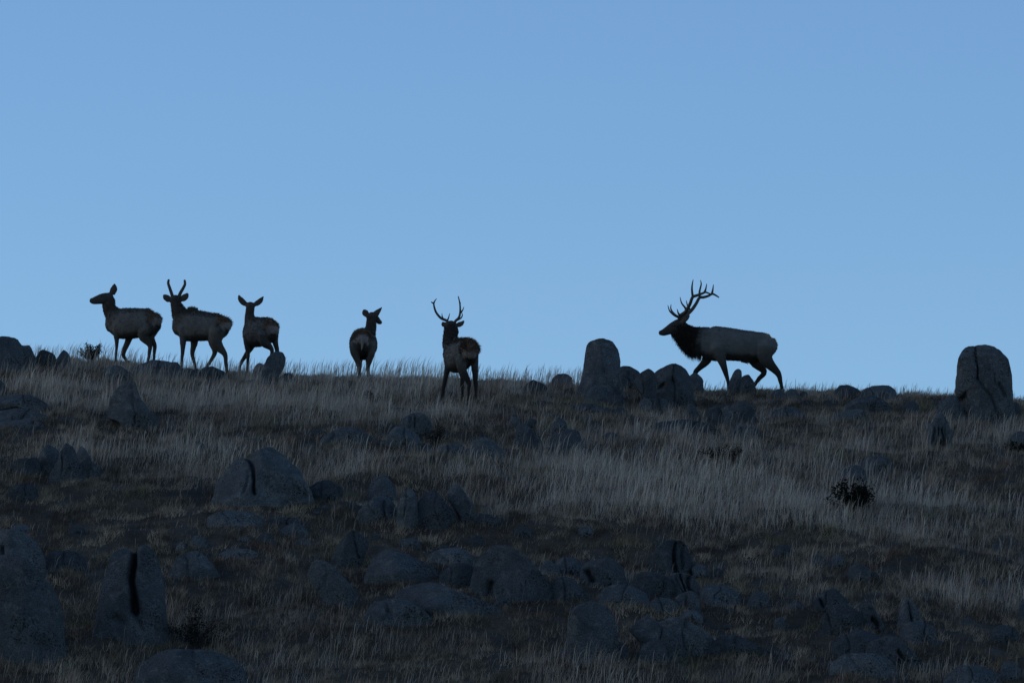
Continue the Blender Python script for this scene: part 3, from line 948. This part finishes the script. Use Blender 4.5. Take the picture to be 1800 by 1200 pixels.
        self.hair('coat', co[ids], no[ids], cols[ids], fl[ids] * r.uniform(.5, 1.3, len(ids)), r, -self.H * .55 + np.array([0, 0, -.25]))
        if tuft is not None:
            for c, rad, ln in tuft:
                d = np.linalg.norm(co - (self.w(c) - self.base)[None], axis=1)
                sel = np.repeat(np.nonzero((d < self.m(rad)) & (no[:, 2] > .2))[0], 4)
                self.hair('mane', co[sel] + r.normal(0, .006, (len(sel), 3)), no[sel], np.tile(np.array(self.pal['back']), (len(sel), 1)), ln * r.uniform(.3, 1.1, len(sel)), r, np.array([0, 0, .6]) - self.H * .15, w=.006)
        if mane is not None:
            pts, rad, ln, colr = mane
            P = np.array([self.w(q) for q in pts]) - self.base
            d = np.min(np.linalg.norm(co[:, None, :] - P[None], axis=2) / np.array([self.m(x) for x in rad])[None], axis=1)
            sel = np.nonzero(d < r.uniform(.7, 1.25, len(d)))[0]
            reps = np.repeat(sel, 3)
            jit = co[reps] + r.normal(0, .006, (len(reps), 3))
            cc = cols[reps] * r.uniform(.5, 1.0, (len(reps), 1))
            down = np.clip(-no[reps, 2], 0, 1)
            self.hair('mane', jit, no[reps], cc, ln * (.35 + .9 * down) * r.uniform(.4, 1.2, len(reps)), r, -self.H * .35 + np.array([0, 0, -.85]), w=.006)

    def hair(self, name, P, N, cols, L, r, flow, w=.007):
        k = len(P)
        D = N * 0.75 + flow + r.normal(0, .18, (k, 3))
        D /= np.linalg.norm(D, axis=1)[:, None]
        S = np.cross(D, r.normal(0, 1, (k, 3))); S /= np.linalg.norm(S, axis=1)[:, None] + 1e-9
        B = P - N * .004
        V = np.stack([B - S * w, B + S * w, B + D * L[:, None]], 1).reshape(-1, 3)
        F = np.arange(3 * k).reshape(-1, 3)
        cc = np.repeat(np.clip(cols * r.uniform(.7, 1.3, (k, 1)), .004, 1), 3, 0)
        link(name, mesh_from_arrays(name, V, F, cc), M_HAIR, self.root)

    def rod(self, name, st, parent, r0, r1):
        C = np.array([self.w(q) for q in st]) - self.base
        n = len(C)
        rad = np.linspace(1, 0, n) ** .8 * (self.m(r0) - self.m(r1)) + self.m(r1)
        V, F, _, _ = tube_geo(C, rad, rad, (0.3, 1, .2), 8, 4)
        me = bpy.data.meshes.new(name); me.from_pydata(V.tolist(), [], F)
        me.polygons.foreach_set('use_smooth', np.ones(len(me.polygons), bool))
        return link(name, me, M_ANTLER, parent)

    def antler(self, beam, tines, r0, r1, rt):
        a = self.rod('antler', beam, self.root, r0, r1)
        for t in tines:
            self.rod('tine', t, a, rt, rt * .25)

    def tail(self, st):
        C = np.array([self.w(q[:3]) for q in st]) - self.base
        rr = np.array([self.m(q[3]) for q in st])
        V, F, _, _ = tube_geo(C, rr, rr * .8, self.L, 10, 3)
        me = bpy.data.meshes.new('tail'); me.from_pydata(V.tolist(), [], F)
        me.polygons.foreach_set('use_smooth', np.ones(len(me.polygons), bool))
        add_cols(me, np.tile(np.array(self.pal['pale']) * .75, (len(V), 1)))
        link('tail', me, M_ELK, self.root)


def const(c):
    return lambda p, u: c


HERD = 'elk herd strung out along the ridge'

# 1 --- cow looking sideways
e = Elk('elk_cow', 'elk cow in profile with raised muzzle beside the round bush', HERD, (238, 639), 148, (140, 470, 6.316))
e.torso([(845, 585, -170, 82, 75), (790, 608, -135, 150, 105), (690, 615, -85, 160, 115), (555, 625, 0, 172, 122), (455, 620, 60, 168, 105), (372, 605, 105, 125, 80)])
e.tube([(425, 580, 80, 125, 80), (370, 520, 100, 100, 68), (330, 460, 110, 82, 55), (322, 405, 110, 80, 52), (330, 350, 108, 70, 48)], e.L, const(e.pal['neck']), .03, ends=(.5, .5))
e.tube([(352, 330, 108, 60, 46), (300, 348, 102, 72, 46), (245, 350, 95, 62, 38), (190, 362, 88, 50, 28), (150, 370, 84, 40, 24), (126, 366, 82, 29, 20)], e.L, const(e.pal['head']), .008, ends=(.4, .6))
e.ear([(350, 300, 95, 20), (362, 265, 92, 34), (378, 225, 90, 32), (388, 182, 88, 10)], 10)
e.ear([(372, 300, 130, 20), (385, 265, 138, 30), (394, 230, 140, 28), (396, 195, 142, 8)], 10)
e.eye((243, 318, 60), 7)
e.leg([(420, 650, 20, 60), (410, 740, 20, 38), (412, 860, 25, 21), (402, 980, 25, 15), (400, 1060, 25, 16)])
e.leg([(520, 690, 110, 60), (545, 790, 115, 40), (485, 955, 120, 25), (520, 1030, 125, 16), (540, 1070, 125, 16)])
e.leg([(770, 640, -160, 100), (705, 750, -150, 68), (778, 860, -150, 30), (775, 940, -150, 22), (762, 1030, -150, 17), (755, 1075, -150, 17)], thigh=True)
e.leg([(835, 640, -100, 80), (785, 770, -100, 55), (832, 865, -95, 27), (828, 940, -95, 20), (825, 1020, -95, 16), (820, 1070, -95, 16)], thigh=True)
e.tail([(835, 520, -180, 22), (862, 560, -190, 18), (850, 610, -195, 8)])
e.finish(seed=1)

# 2 --- spike bull
e = Elk('young_elk_bull', 'young elk bull with two straight unbranched spikes', HERD, (348, 656), 150, (260, 470, 6.0))
e.torso([(815, 600, -165, 82, 75), (760, 622, -135, 132, 100), (650, 626, -75, 146, 110), (520, 618, 0, 160, 116), (420, 612, 60, 166, 102), (340, 605, 105, 120, 78)], shag=.045)
e.tube([(400, 570, 75, 125, 85), (350, 520, 100, 98, 75), (318, 450, 115, 78, 62), (298, 395, 125, 62, 54), (290, 345, 128, 56, 52)], e.L, const(e.pal['neck']), .035, ends=(.5, .5))
e.tube([(290, 335, 125, 50, 54), (290, 348, 160, 52, 50), (288, 375, 230, 40, 38), (287, 395, 290, 28, 28)], (1, 0, 0), const(e.pal['head']), .012, ends=(.7, .6))
e.ear([(250, 345, 130, 24), (215, 332, 130, 38), (185, 312, 130, 34), (165, 292, 130, 16)], 10)
e.ear([(335, 345, 130, 24), (372, 325, 130, 38), (402, 300, 130, 34), (420, 275, 130, 16)], 10)
e.antler([(262, 318, 140), (248, 270, 140), (226, 205, 138), (214, 165, 136), (219, 133, 134)], [], 20, 13, 8)
e.antler([(322, 318, 140), (345, 265, 140), (374, 215, 138), (391, 175, 136), (387, 138, 134)], [], 20, 13, 8)
e.leg([(375, 640, 20, 58), (372, 760, 20, 38), (366, 890, 20, 22), (355, 1010, 20, 16), (352, 1100, 20, 17)])
e.leg([(470, 690, 130, 58), (488, 790, 130, 40), (468, 910, 130, 24), (492, 1010, 130, 17), (505, 1090, 130, 17)])
e.leg([(730, 660, -165, 105), (715, 790, -160, 72), (808, 910, -155, 30), (822, 1000, -155, 22), (832, 1080, -155, 18), (836, 1135, -155, 18)], thigh=True)
e.leg([(690, 680, -60, 90), (690, 790, -50, 55), (706, 895, -45, 28), (662, 985, -45, 20), (622, 1045, -45, 17), (605, 1085, -45, 17)], thigh=True)
e.tail([(815, 555, -185, 24), (838, 600, -195, 18), (828, 640, -195, 8)])
e.finish(seed=2, nhair=16000, tuft=[((470, 460, 30), 52, .10), ((430, 470, 30), 40, .05)])

# 3 --- cow with spread ears
e = Elk('elk_cow', 'elk cow facing away with ears spread wide behind the egg-shaped stone', HERD, (446, 655), 122, (390, 490, 6.0))
e.torso([(535, 520, -215, 82, 70), (505, 540, -160, 132, 92), (435, 555, -50, 150, 104), (375, 562, 60, 158, 112), (318, 560, 160, 158, 92), (285, 560, 225, 115, 66)], shag=.03)
e.tube([(315, 525, 150, 110, 70), (300, 450, 200, 78, 60), (292, 390, 235, 56, 48), (296, 330, 250, 48, 46), (300, 290, 255, 46, 46)], e.L, const(e.pal['neck']), .016, ends=(.5, .5))
e.tube([(300, 282, 250, 42, 50), (300, 292, 290, 42, 48), (299, 318, 360, 32, 34), (298, 340, 420, 22, 24)], (1, 0, 0), const(e.pal['head']), .01, ends=(.7, .6))
e.ear([(265, 275, 255, 22), (228, 250, 252, 34), (195, 212, 250, 30), (177, 172, 248, 9)], 10)
e.ear([(338, 275, 255, 22), (375, 255, 252, 32), (410, 225, 250, 28), (436, 188, 248, 8)], 10)
e.leg([(330, 620, 215, 58), (315, 705, 215, 36), (238, 828, 225, 25), (198, 900, 230, 17), (178, 950, 235, 17)])
e.leg([(268, 600, 120, 55), (268, 690, 120, 36), (276, 805, 120, 22), (271, 900, 120, 16), (268, 950, 120, 17)])
e.leg([(445, 590, -170, 88), (455, 670, -165, 62), (526, 742, -165, 26), (522, 820, -165, 20), (516, 900, -165, 17), (512, 950, -165, 17)], thigh=True)
e.leg([(555, 560, -110, 55), (562, 660, -110, 38), (582, 755, -105, 25), (578, 830, -105, 20), (570, 900, -105, 16), (566, 950, -105, 17)], thigh=True)
e.tail([(518, 455, -225, 22), (522, 510, -238, 20), (520, 565, -238, 8)])
e.finish(seed=3)

# 4 --- cow seen from behind, head turned
e = Elk('elk_cow', 'elk cow seen from behind with head turned sideways in open grass', HERD, (640, 668), 84, (580, 520, 7.5))
e.torso([(428, 560, -300, 110, 95), (430, 600, -235, 172, 158), (436, 625, -110, 195, 180), (444, 640, 40, 205, 182), (462, 630, 190, 190, 140), (478, 600, 300, 135, 100)], shag=.04)
e.tube([(480, 580, 240, 130, 105), (515, 520, 310, 92, 88), (538, 430, 360, 72, 74), (545, 340, 380, 66, 66), (546, 275, 385, 60, 62)], e.L, const(e.pal['neck']), .024, ends=(.5, .5))
e.tube([(545, 262, 380, 55, 62), (575, 280, 420, 56, 55), (612, 308, 480, 46, 44), (645, 338, 540, 34, 34), (664, 350, 580, 28, 28)], (.6, -.75, 0), const(e.pal['head']), .01, ends=(.7, .6))
e.ear([(500, 262, 380, 30), (474, 235, 380, 46), (458, 205, 380, 44), (450, 180, 380, 20)], 11)
e.ear([(590, 258, 375, 40), (615, 226, 375, 44), (652, 188, 375, 28), (686, 150, 375, 6)], 11)
e.eye((622, 288, 440), 12)
e.leg([(330, 620, -250, 82), (325, 735, -245, 74), (368, 870, -240, 40), (386, 955, -235, 31), (386, 1060, -235, 22), (386, 1130, -240, 22)], thigh=True)
e.leg([(545, 630, -250, 80), (545, 760, -245, 62), (516, 870, -240, 38), (500, 945, -235, 30), (510, 1060, -235, 20), (513, 1130, -240, 22)], thigh=True)
e.leg([(380, 740, 190, 75), (390, 850, 190, 42), (392, 960, 190, 26), (392, 1060, 190, 19), (392, 1130, 190, 20)])
e.leg([(520, 740, 200, 75), (508, 850, 200, 42), (502, 960, 200, 26), (506, 1060, 200, 19), (508, 1130, 200, 20)])
e.tail([(420, 560, -385, 30), (425, 640, -395, 22), (418, 710, -385, 8)])
e.finish(seed=4)

# 5 --- young bull with forked antlers seen from behind
e = Elk('young_elk_bull', 'young elk bull seen from behind with wide forked antlers in pale grass', HERD, (808, 706), 112, (710, 510, 5.715))
dk = dict(leg=(.03, .024, .02), neck=(.045, .033, .026))
e.pal.update(dk)
e.torso([(668, 610, -225, 85, 80), (652, 612, -165, 128, 104), (605, 630, -50, 150, 116), (555, 655, 70, 172, 124), (500, 655, 185, 165, 100), (470, 625, 260, 120, 74)], shag=.05)
e.tube([(490, 600, 200, 125, 85), (468, 530, 260, 92, 80), (465, 450, 290, 74, 72), (466, 390, 300, 66, 64), (468, 350, 300, 58, 56)], e.L, const(e.pal['neck']), .03, ends=(.5, .5))
e.tube([(470, 350, 295, 50, 55), (480, 365, 330, 55, 55), (500, 395, 400, 48, 46), (518, 415, 460, 34, 34), (528, 425, 500, 26, 26)], (.8, -.4, 0), const(e.pal['head']), .012, ends=(.7, .6))
e.ear([(422, 355, 300, 18), (408, 345, 300, 30), (396, 335, 300, 28), (388, 320, 300, 12)], 9)
e.ear([(528, 355, 300, 20), (555, 345, 300, 28), (582, 332, 300, 24), (602, 308, 300, 8)], 9)
e.antler([(450, 335, 305), (428, 305, 305), (372, 280, 300), (325, 225, 285), (305, 170, 270), (298, 135, 260), (276, 120, 255)],
         [[(436, 306, 305), (450, 272, 330), (460, 232, 340)], [(396, 294, 303), (385, 265, 320), (382, 233, 325)], [(298, 135, 260), (310, 108, 262), (329, 84, 262)]], 16, 6, 10)
e.antler([(505, 335, 305), (520, 308, 305), (553, 272, 300), (565, 215, 290), (562, 135, 275), (546, 63, 265)],
         [[(530, 303, 304), (572, 280, 325), (587, 250, 335), (580, 222, 335)], [(566, 230, 293), (590, 200, 300), (603, 167, 302)], [(563, 135, 276), (570, 122, 276)]], 16, 5.5, 10)
e.leg([(440, 640, 150, 55), (440, 760, 150, 34), (406, 945, 160, 22), (388, 1050, 165, 15), (376, 1110, 170, 15)])
e.leg([(560, 700, 230, 55), (588, 870, 235, 26), (584, 965, 240, 21), (590, 1060, 240, 13), (592, 1110, 240, 15)])
e.leg([(580, 690, -150, 80), (585, 800, -150, 56), (650, 925, -140, 27), (650, 1000, -140, 18), (642, 1075, -145, 14), (638, 1120, -145, 15)], thigh=True)
e.leg([(705, 660, -110, 55), (712, 780, -110, 42), (722, 950, -110, 23), (726, 1040, -110, 16), (730, 1100, -110, 13), (734, 1150, -115, 15)], thigh=True)
e.tail([(655, 575, -255, 24), (658, 625, -265, 18), (652, 675, -262, 8)])
e.finish(seed=5, nhair=17000)

# 6 --- great bull in profile
e = Elk('elk_bull', 'great elk bull in profile with shaggy dark mane and many-pointed antlers', HERD, (1300, 688), 178, (1140, 480, 5.454))
e.pal.update(dict(body=(.120, .108, .096), neck=(.035, .026, .02), leg=(.032, .026, .021), rust=(.20, .13, .08), pale=(.30, .22, .16), head=(.045, .036, .030)))
e.torso([(1178, 697, 0, 80, 72), (1130, 697, 0, 124, 105), (1020, 700, 0, 142, 118), (880, 692, 0, 152, 128), (760, 680, 0, 160, 128), (650, 676, 0, 170, 115), (570, 668, 0, 150, 92), (510, 660, 0, 120, 80)], shag=.02)
e.tube([(560, 660, 0, 148, 90), (490, 650, 0, 138, 85), (430, 632, 0, 128, 76), (375, 600, 0, 108, 62), (330, 560, 0, 88, 55), (300, 520, 0, 70, 48)], e.L, lambda p, u: tuple(np.array(e.pal['body']) * (1 - min(1, max(0, p / 1.6))) + np.array(e.pal['neck']) * min(1, max(0, p / 1.6))), .03, ends=(.4, .4))
e.tube([(325, 500, 0, 68, 48), (285, 510, 0, 70, 46), (240, 525, 0, 60, 40), (190, 548, 0, 46, 30), (145, 568, 0, 34, 24), (112, 572, 0, 24, 20)], e.L, const(e.pal['head']), .008, ends=(.5, .7))
e.ear([(318, 480, -42, 18), (340, 455, -50, 24), (368, 430, -58, 22), (396, 404, -66, 6)], 9)
e.ear([(318, 470, 42, 18), (332, 445, 50, 22), (352, 420, 58, 20), (372, 400, 64, 6)], 9)
e.eye((243, 502, -40), 8)
K = 5.454 / 9.23
def q7(*pts):
    return [((1150 - 1140) * 5.454 + x * K, (485 - 480) * 5.454 + y * K, d) for x, y, d in pts]
e.antler(q7((410, 690, -25), (430, 645, -40), (500, 592, -75), (535, 540, -100), (582, 450, -130), (622, 345, -150), (680, 320, -140), (735, 300, -125), (800, 275, -105), (830, 262, -95), (905, 290, -75)),
         [q7((395, 668, -40), (320, 632, -60), (250, 565, -80), (222, 478, -85)), q7((425, 648, -42), (392, 605, -70), (372, 540, -85)),
          q7((512, 578, -80), (505, 520, -95), (445, 440, -120), (420, 345, -130)), q7((626, 350, -150), (612, 220, -165), (618, 130, -170), (632, 60, -168)),
          q7((815, 268, -98), (835, 215, -100), (852, 128, -98))], 21, 7, 13)
e.antler(q7((440, 690, 30), (490, 650, 50), (560, 598, 85), (625, 530, 110), (685, 440, 140), (735, 352, 160), (800, 345, 150), (880, 322, 130), (940, 290, 110), (1000, 315, 95), (1048, 346, 85)),
         [q7((400, 665, 40), (345, 635, 60), (290, 575, 80), (268, 520, 85), (274, 463, 88)), q7((440, 655, 42), (420, 640, 60), (400, 600, 70)),
          q7((590, 570, 95), (575, 540, 105), (540, 480, 120), (520, 400, 125)), q7((736, 352, 160), (736, 250, 172), (762, 135, 178), (750, 70, 175)),
          q7((932, 297, 112), (950, 225, 112), (960, 140, 110))], 21, 6.5, 13)
e.leg([(590, 700, 75, 85), (555, 835, 75, 46), (495, 900, 75, 30), (452, 948, 75, 25), (432, 1030, 75, 19), (425, 1110, 75, 20)])
e.leg([(660, 720, -70, 85), (705, 845, -75, 42), (740, 955, -75, 26), (765, 1050, -75, 18), (772, 1120, -75, 20)])
e.leg([(1060, 720, 70, 105), (1015, 835, 75, 62), (1108, 942, 75, 31), (1060, 1010, 75, 22), (1018, 1068, 75, 18), (1000, 1120, 75, 20)], thigh=True)
e.leg([(1125, 710, -70, 112), (1125, 825, -75, 66), (1240, 958, -75, 32), (1264, 1035, -75, 21), (1278, 1095, -75, 17), (1284, 1125, -75, 20)], thigh=True)
e.tube([(900, 830, 0, 25, 25), (960, 835, 0, 28, 25), (1020, 820, 0, 25, 22)], e.L, const((.05, .04, .03)), .04)
e.tail([(1196, 655, 0, 18), (1216, 680, 0, 15), (1216, 712, 0, 8)])
e.finish(seed=6, nhair=9000, mane=([(300, 600, 0), (350, 640, 0), (400, 680, 0), (450, 690, 0), (330, 540, 0), (420, 600, 0), (490, 740, 0)], [70, 95, 90, 75, 70, 80, 45], .16, (.03, .022, .017)))

# ------------------------------------------------------------------ shrubs
def shrub(u, vB, wpx, hpx, label, nstem=14, nleaf=900, leaf=.022, col=(.022, .024, .014), Yoff=0.0, upright=.6, seed=0, spread=1.0, name='shrub', group=None):
    r = np.random.default_rng(100 + seed)
    Y = ground_hit(u, vB) + Yoff
    s = Y / FPX
    p = px2w(u, vB, Y); x0 = p.x; z0 = hz(x0, Y) - .02
    root = bpy.data.objects.new(name, None); COL.objects.link(root); root.location = (x0, Y, z0)
    tag(root, label, 'shrub', group)
    W, Hh = wpx * s / 2, hpx * s
    VV, FF, nv = [], [], 0
    LP, LD = [], []
    for i in range(nstem):
        a = r.uniform(0, 2 * np.pi); rad = math.sqrt(r.uniform(0, 1)) * spread
        tip = np.array([math.cos(a) * rad * W, math.sin(a) * rad * W * .8, Hh * r.uniform(.55, 1.0) * (1 - .45 * rad**2)])
        mid = tip * np.array([.45, .45, .55]) + r.normal(0, .03 * Hh, 3)
        b0 = np.array([math.cos(a), math.sin(a), 0]) * W * .12 * rad
        C = np.array([b0, mid, tip])
        t0 = .012
        V, F, _, _ = tube_geo(C, np.array([t0, t0 * .6, t0 * .25]), np.array([t0, t0 * .6, t0 * .25]), (.3, 1, .1), 5, 3)
        VV.append(V); FF += [[j + nv for j in f] for f in F]; nv += len(V)
        for _ in range(nleaf // nstem):
            t = r.uniform(.25, 1.0) ** .8
            q = (1 - t)**2 * b0 + 2 * t * (1 - t) * mid + t * t * tip
            LP.append(q + r.normal(0, .045 * (W + Hh) * (1.0 - .4 * t), 3)); LD.append(r.normal(0, 1, 3) + np.array([0, 0, upright]))
    me = bpy.data.meshes.new('branches'); me.from_pydata(np.concatenate(VV).tolist(), [], FF)
    link('branches', me, M_BARK, root)
    P = np.array(LP); P[:, 2] = np.maximum(P[:, 2], .0)
    D = np.array(LD); D /= np.linalg.norm(D, axis=1)[:, None]
    S = np.cross(D, r.normal(0, 1, D.shape)); S /= np.linalg.norm(S, axis=1)[:, None]
    L = leaf * r.uniform(.6, 1.5, (len(P), 1))
    V = np.stack([P, P + D * L * .5 + S * L * .35, P + D * L, P + D * L * .5 - S * L * .35], 1).reshape(-1, 3)
    cc = np.repeat(np.array(col)[None] * r.uniform(.5, 1.6, (len(P), 1)), 4, 0)
    link('foliage', mesh_from_arrays('foliage', V, np.arange(len(V)).reshape(-1, 4), cc), M_LEAF, root)
    return root


shrub(160, 637, 50, 42, 'round leafy bush on the ridge in front of the cow looking sideways', 26, 2200, .032, seed=1, Yoff=.2)
shrub(1497, 903, 96, 66, 'dark spiky shrub standing alone in pale grass', 34, 2600, .045, (.012, .013, .009), seed=2)
shrub(350, 1124, 116, 84, 'black twiggy shrub beside the cleft standing stone', 20, 1300, .03, (.012, .012, .008), seed=3)
shrub(764, 776, 40, 54, 'dark bushy weed growing against the fluted grey rock', 12, 600, .03, (.025, .018, .012), seed=4)
shrub(1268, 822, 90, 46, 'low dark clump sunk in tall grass below the ribbed stone', 22, 900, .03, (.02, .015, .011), seed=5)
shrub(1792, 797, 50, 26, 'dark clump beside the stone at the open end of the slope', 14, 700, .03, (.014, .015, .01), seed=6)
shrub(655, 708, 40, 34, 'small dark weed in grass below the cow seen from behind', 12, 420, .028, (.03, .024, .018), seed=7)
shrub(256, 706, 26, 26, 'reddish twiggy weed growing beside the cone-shaped boulder', 9, 120, .022, (.05, .03, .02), seed=8)

# ------------------------------------------------------------------ grass
TALL = [(550, 722, 340, 36, 1.0), (130, 700, 190, 22, .8), (250, 800, 320, 32, 1.0), (650, 830, 260, 24, .8), (1130, 850, 240, 50, 1.5), (1300, 880, 260, 42, .9),
        (1600, 910, 320, 50, .9), (1700, 1045, 150, 32, 1.2), (1450, 790, 420, 30, .5), (800, 672, 560, 20, .7), (1250, 690, 700, 14, .35), (150, 640, 300, 16, .6),
        (450, 1080, 200, 36, .38), (60, 1185, 180, 40, .4), (480, 1180, 220, 35, .42), (850, 1150, 280, 36, .25), (1000, 1200, 240, 28, .4), (1200, 1205, 220, 24, .4),
        (640, 918, 160, 16, .45), (330, 860, 160, 20, .4), (1350, 1000, 200, 24, .35), (1700, 760, 200, 30, .4), (1100, 745, 250, 20, .3)]
BARE = [(200, 925, 300, 62, 1.0), (470, 772, 280, 14, .8), (1050, 935, 220, 26, .6), (1480, 1110, 320, 60, .5), (100, 745, 220, 12, .7), (1180, 700, 260, 20, .5), (760, 1010, 500, 60, .4), (1480, 980, 200, 20, .4)]


def tallness(u, v):
    g = np.full(u.shape, .17)
    for a, b, c, d, k in TALL:
        g += k * np.exp(-(((u - a) / c) ** 2 + ((v - b) / (d * 1.15)) ** 2))
    for a, b, c, d, k in BARE:
        g -= .9 * k * np.exp(-(((u - a) / c) ** 2 + ((v - b) / d) ** 2))
    return g


def in_rock(X, Y, k=.92):
    out = np.zeros(X.shape, bool)
    for cx, cy, rx, ry in FOOT:
        out |= ((X - cx) / (rx * k + 1e-3)) ** 2 + ((Y - cy) / (ry * k + 1e-3)) ** 2 < 1
    return out


def place(n, seed, y0=94, y1=137):
    r = np.random.default_rng(seed)
    X = r.uniform(-15.5, 15.5, n); Y = r.uniform(y0, y1, n)
    return r, X, Y


def info(X, Y):
    Z = height(X, Y)
    u, v = w2px(X, Y, Z)
    v2 = np.where(Y > YC, np.interp(u, _cu, _cv), v)
    g = tallness(u, v2) * .8 + .5 * perlin(X / 2.0, Y / 2.2, 11) + .34 * perlin(X / .55, Y / .7, 12)
    return Z, u, v2, np.clip(g, 0, 1.3)


def ribbon(r, X, Y, Z, h, w, lean, bias, col, head=None, segs=2):
    """bent blades, each its own little strip"""
    n = len(X)
    a = r.uniform(0, 2 * np.pi, n)
    lx = (np.cos(a) * lean + bias) * h; ly = np.sin(a) * lean * h
    fa = r.uniform(0, np.pi, n)
    S = np.stack([np.cos(fa), np.sin(fa), np.zeros(n)], 1)
    B = np.stack([X, Y, Z - .01], 1)
    w = w * .5
    if segs == 1:
        Tip = B + np.stack([lx, ly, h], 1)
        V = np.stack([B - S * w[:, None], B + S * w[:, None], Tip], 1).reshape(-1, 3)
        return V, np.arange(3 * n).reshape(-1, 3), np.repeat(np.clip(col, .01, .8), 3, 0)
    if head is None:
        head = np.zeros(n, bool)
    q = np.where(head, .72, .5); wm = np.where(head, w * 1.7, w * .85); wb_ = np.where(head, w * .6, w)
    Mid = B + np.stack([lx * q**2, ly * q**2, h * q], 1)
    Tip = B + np.stack([lx, ly, h * .96], 1)
    V = np.stack([B - S * wb_[:, None], B + S * wb_[:, None], Mid - S * wm[:, None], Mid + S * wm[:, None], Tip], 1).reshape(-1, 3)
    i = np.arange(n)[:, None] * 5
    F = np.concatenate([i + [0, 1, 3], i + [0, 3, 2], i + [2, 3, 4]], 1).reshape(-1, 3)
    return V, F, np.repeat(np.clip(col, .01, .8), 5, 0)


def join(parts):
    V = np.concatenate([p[0] for p in parts]); C = np.concatenate([p[2] for p in parts])
    off, Fs = 0, []
    for p in parts:
        Fs.append(p[1] + off); off += len(p[0])
    return V, np.concatenate(Fs), C


def straw(r, X, Y, n, g):
    t = np.clip((g - .15) / 1.0 + .5 * perlin(X / 1.3, Y / 1.3, 17) + .3 * perlin(X / .4, Y / .4, 37), 0, 1)[:, None]
    base = np.array([.69, .535, .40])[None] * t + np.array([.35, .255, .185])[None] * (1 - t)
    return base * r.uniform(.5, 1.25, (n, 1)) * (1 + r.normal(0, .05, (n, 3)))


def crest_fade(Y):
    return np.clip(np.abs(Y - YC - .5) / 5.0, 0, 1)


# meadow blades
r, X, Y = place(600000, 21)
Z, u, v2, g = info(X, Y)
cf = crest_fade(Y)
keep = (r.uniform(0, 1, len(X)) < np.clip(g * .85, .03, .85) * (.45 + .55 * cf)) & ~in_rock(X, Y)
X, Y, Z, g, u, cf = X[keep], Y[keep], Z[keep], g[keep], u[keep], cf[keep]
n = len(X)
h = (.10 + .20 * np.clip(g, 0, 1)) * r.uniform(.3, 1.3, n) * (1 + .35 * perlin(X / .7, Y / .7, 15)) * (.5 + .5 * cf)
meadow = ribbon(r, X, Y, Z, h, r.uniform(.003, .0065, n), np.abs(r.normal(.38, .25, n)), .2, straw(r, X, Y, n, g))
# taller flowering stalks
r, X, Y = place(90000, 23)
Z, u, v2, g = info(X, Y)
cl = .5 + .9 * perlin(X / .9, Y / .9, 31)
keep = (r.uniform(0, 1, len(X)) < np.clip((g + .12) * cl, .03, 1)) & ~in_rock(X, Y)
X, Y, Z, g, u = X[keep], Y[keep], Z[keep], g[keep], u[keep]
n = len(X)
h = (.26 + .24 * np.clip(g, 0, 1)) * r.uniform(.6, 1.3, n) * np.where(Y > 122, np.interp(u, [900, 1300, 1800], [1, .75, .75]), 1)
stalks = ribbon(r, X, Y, Z, h, r.uniform(.004, .0075, n), np.abs(r.normal(.15, .12, n)), .2, straw(r, X, Y, n, g), head=np.ones(n, bool))
# tufts against the boulders
XX, YY = [], []
r = np.random.default_rng(24)
for cx, cy, rx, ry in FOOT:
    k = int(70 * (rx + ry))
    a = r.uniform(-np.pi * 1.1, np.pi * .1, k)
    q = 1 + np.abs(r.normal(.0, .13, k))
    XX.append(cx + rx * q * np.cos(a)); YY.append(cy + ry * q * np.sin(a))
X = np.concatenate(XX); Y = np.concatenate(YY)
Z, u, v2, g = info(X, Y)
keep = perlin(X / .35, Y / .35, 33) > -.15
X, Y, Z, g = X[keep], Y[keep], Z[keep], g[keep]
n = len(X)
h = (.07 + .2 * np.clip(g + .1, 0, 1)) * r.uniform(.4, 1.5, n)
tufts = ribbon(r, X, Y, Z, h, r.uniform(.004, .008, n), np.abs(r.normal(.3, .2, n)), .12, straw(r, X, Y, n, g) * .85)
V, F, c = join([meadow, stalks, tufts])
o = link('tall_grass', mesh_from_arrays('tall_grass', V, F, c), M_GRASS)
tag(o, 'tall dry straw-coloured grass in drifts over the hillside', 'grass', kind='stuff')
# short turf
r, X, Y = place(1000000, 22)
Z, u, v2, g = info(X, Y)
keep = (r.uniform(0, 1, len(X)) < np.clip(.44 + 1.4 * perlin(X / .5, Y / .75, 13) + .6 * perlin(X / .17, Y / .25, 14) + .35 * perlin(X / 1.9, Y / 1.4, 34), .0, 1)) & ~in_rock(X, Y)
X, Y, Z = X[keep], Y[keep], Z[keep]
n = len(X)
t = np.clip(.42 + .8 * perlin(X / 1.1, Y / 1.2, 18) + .75 * perlin(X / .28, Y / .38, 19), 0, 1)[:, None]
base = np.array([.065, .045, .030])[None] * (1 - t) + np.array([.42, .305, .205])[None] * t
ol = np.clip(perlin(X / 2.2, Y / 1.6, 20) * 1.2, 0, .6)[:, None]
base = base * (1 - ol) + np.array([.20, .165, .085])[None] * ol
rd = np.clip(perlin(X / 1.5, Y / 1.2, 21) * 1.3 - .2, 0, .7)[:, None]
base = base * (1 - rd) + np.array([.20, .11, .065])[None] * rd
h = r.uniform(.04, .13, n) * (1 + .9 * perlin(X / .5, Y / .75, 13))
V, F, c = ribbon(r, X, Y, Z, h, r.uniform(.008, .02, n), np.abs(r.normal(.6, .4, n)), .2, base * r.uniform(.55, 1.4, (n, 1)), segs=1)
o = link('short_turf', mesh_from_arrays('short_turf', V, F, c), M_TURF)
tag(o, 'short brown turf and heath between the boulders', 'turf', kind='stuff')
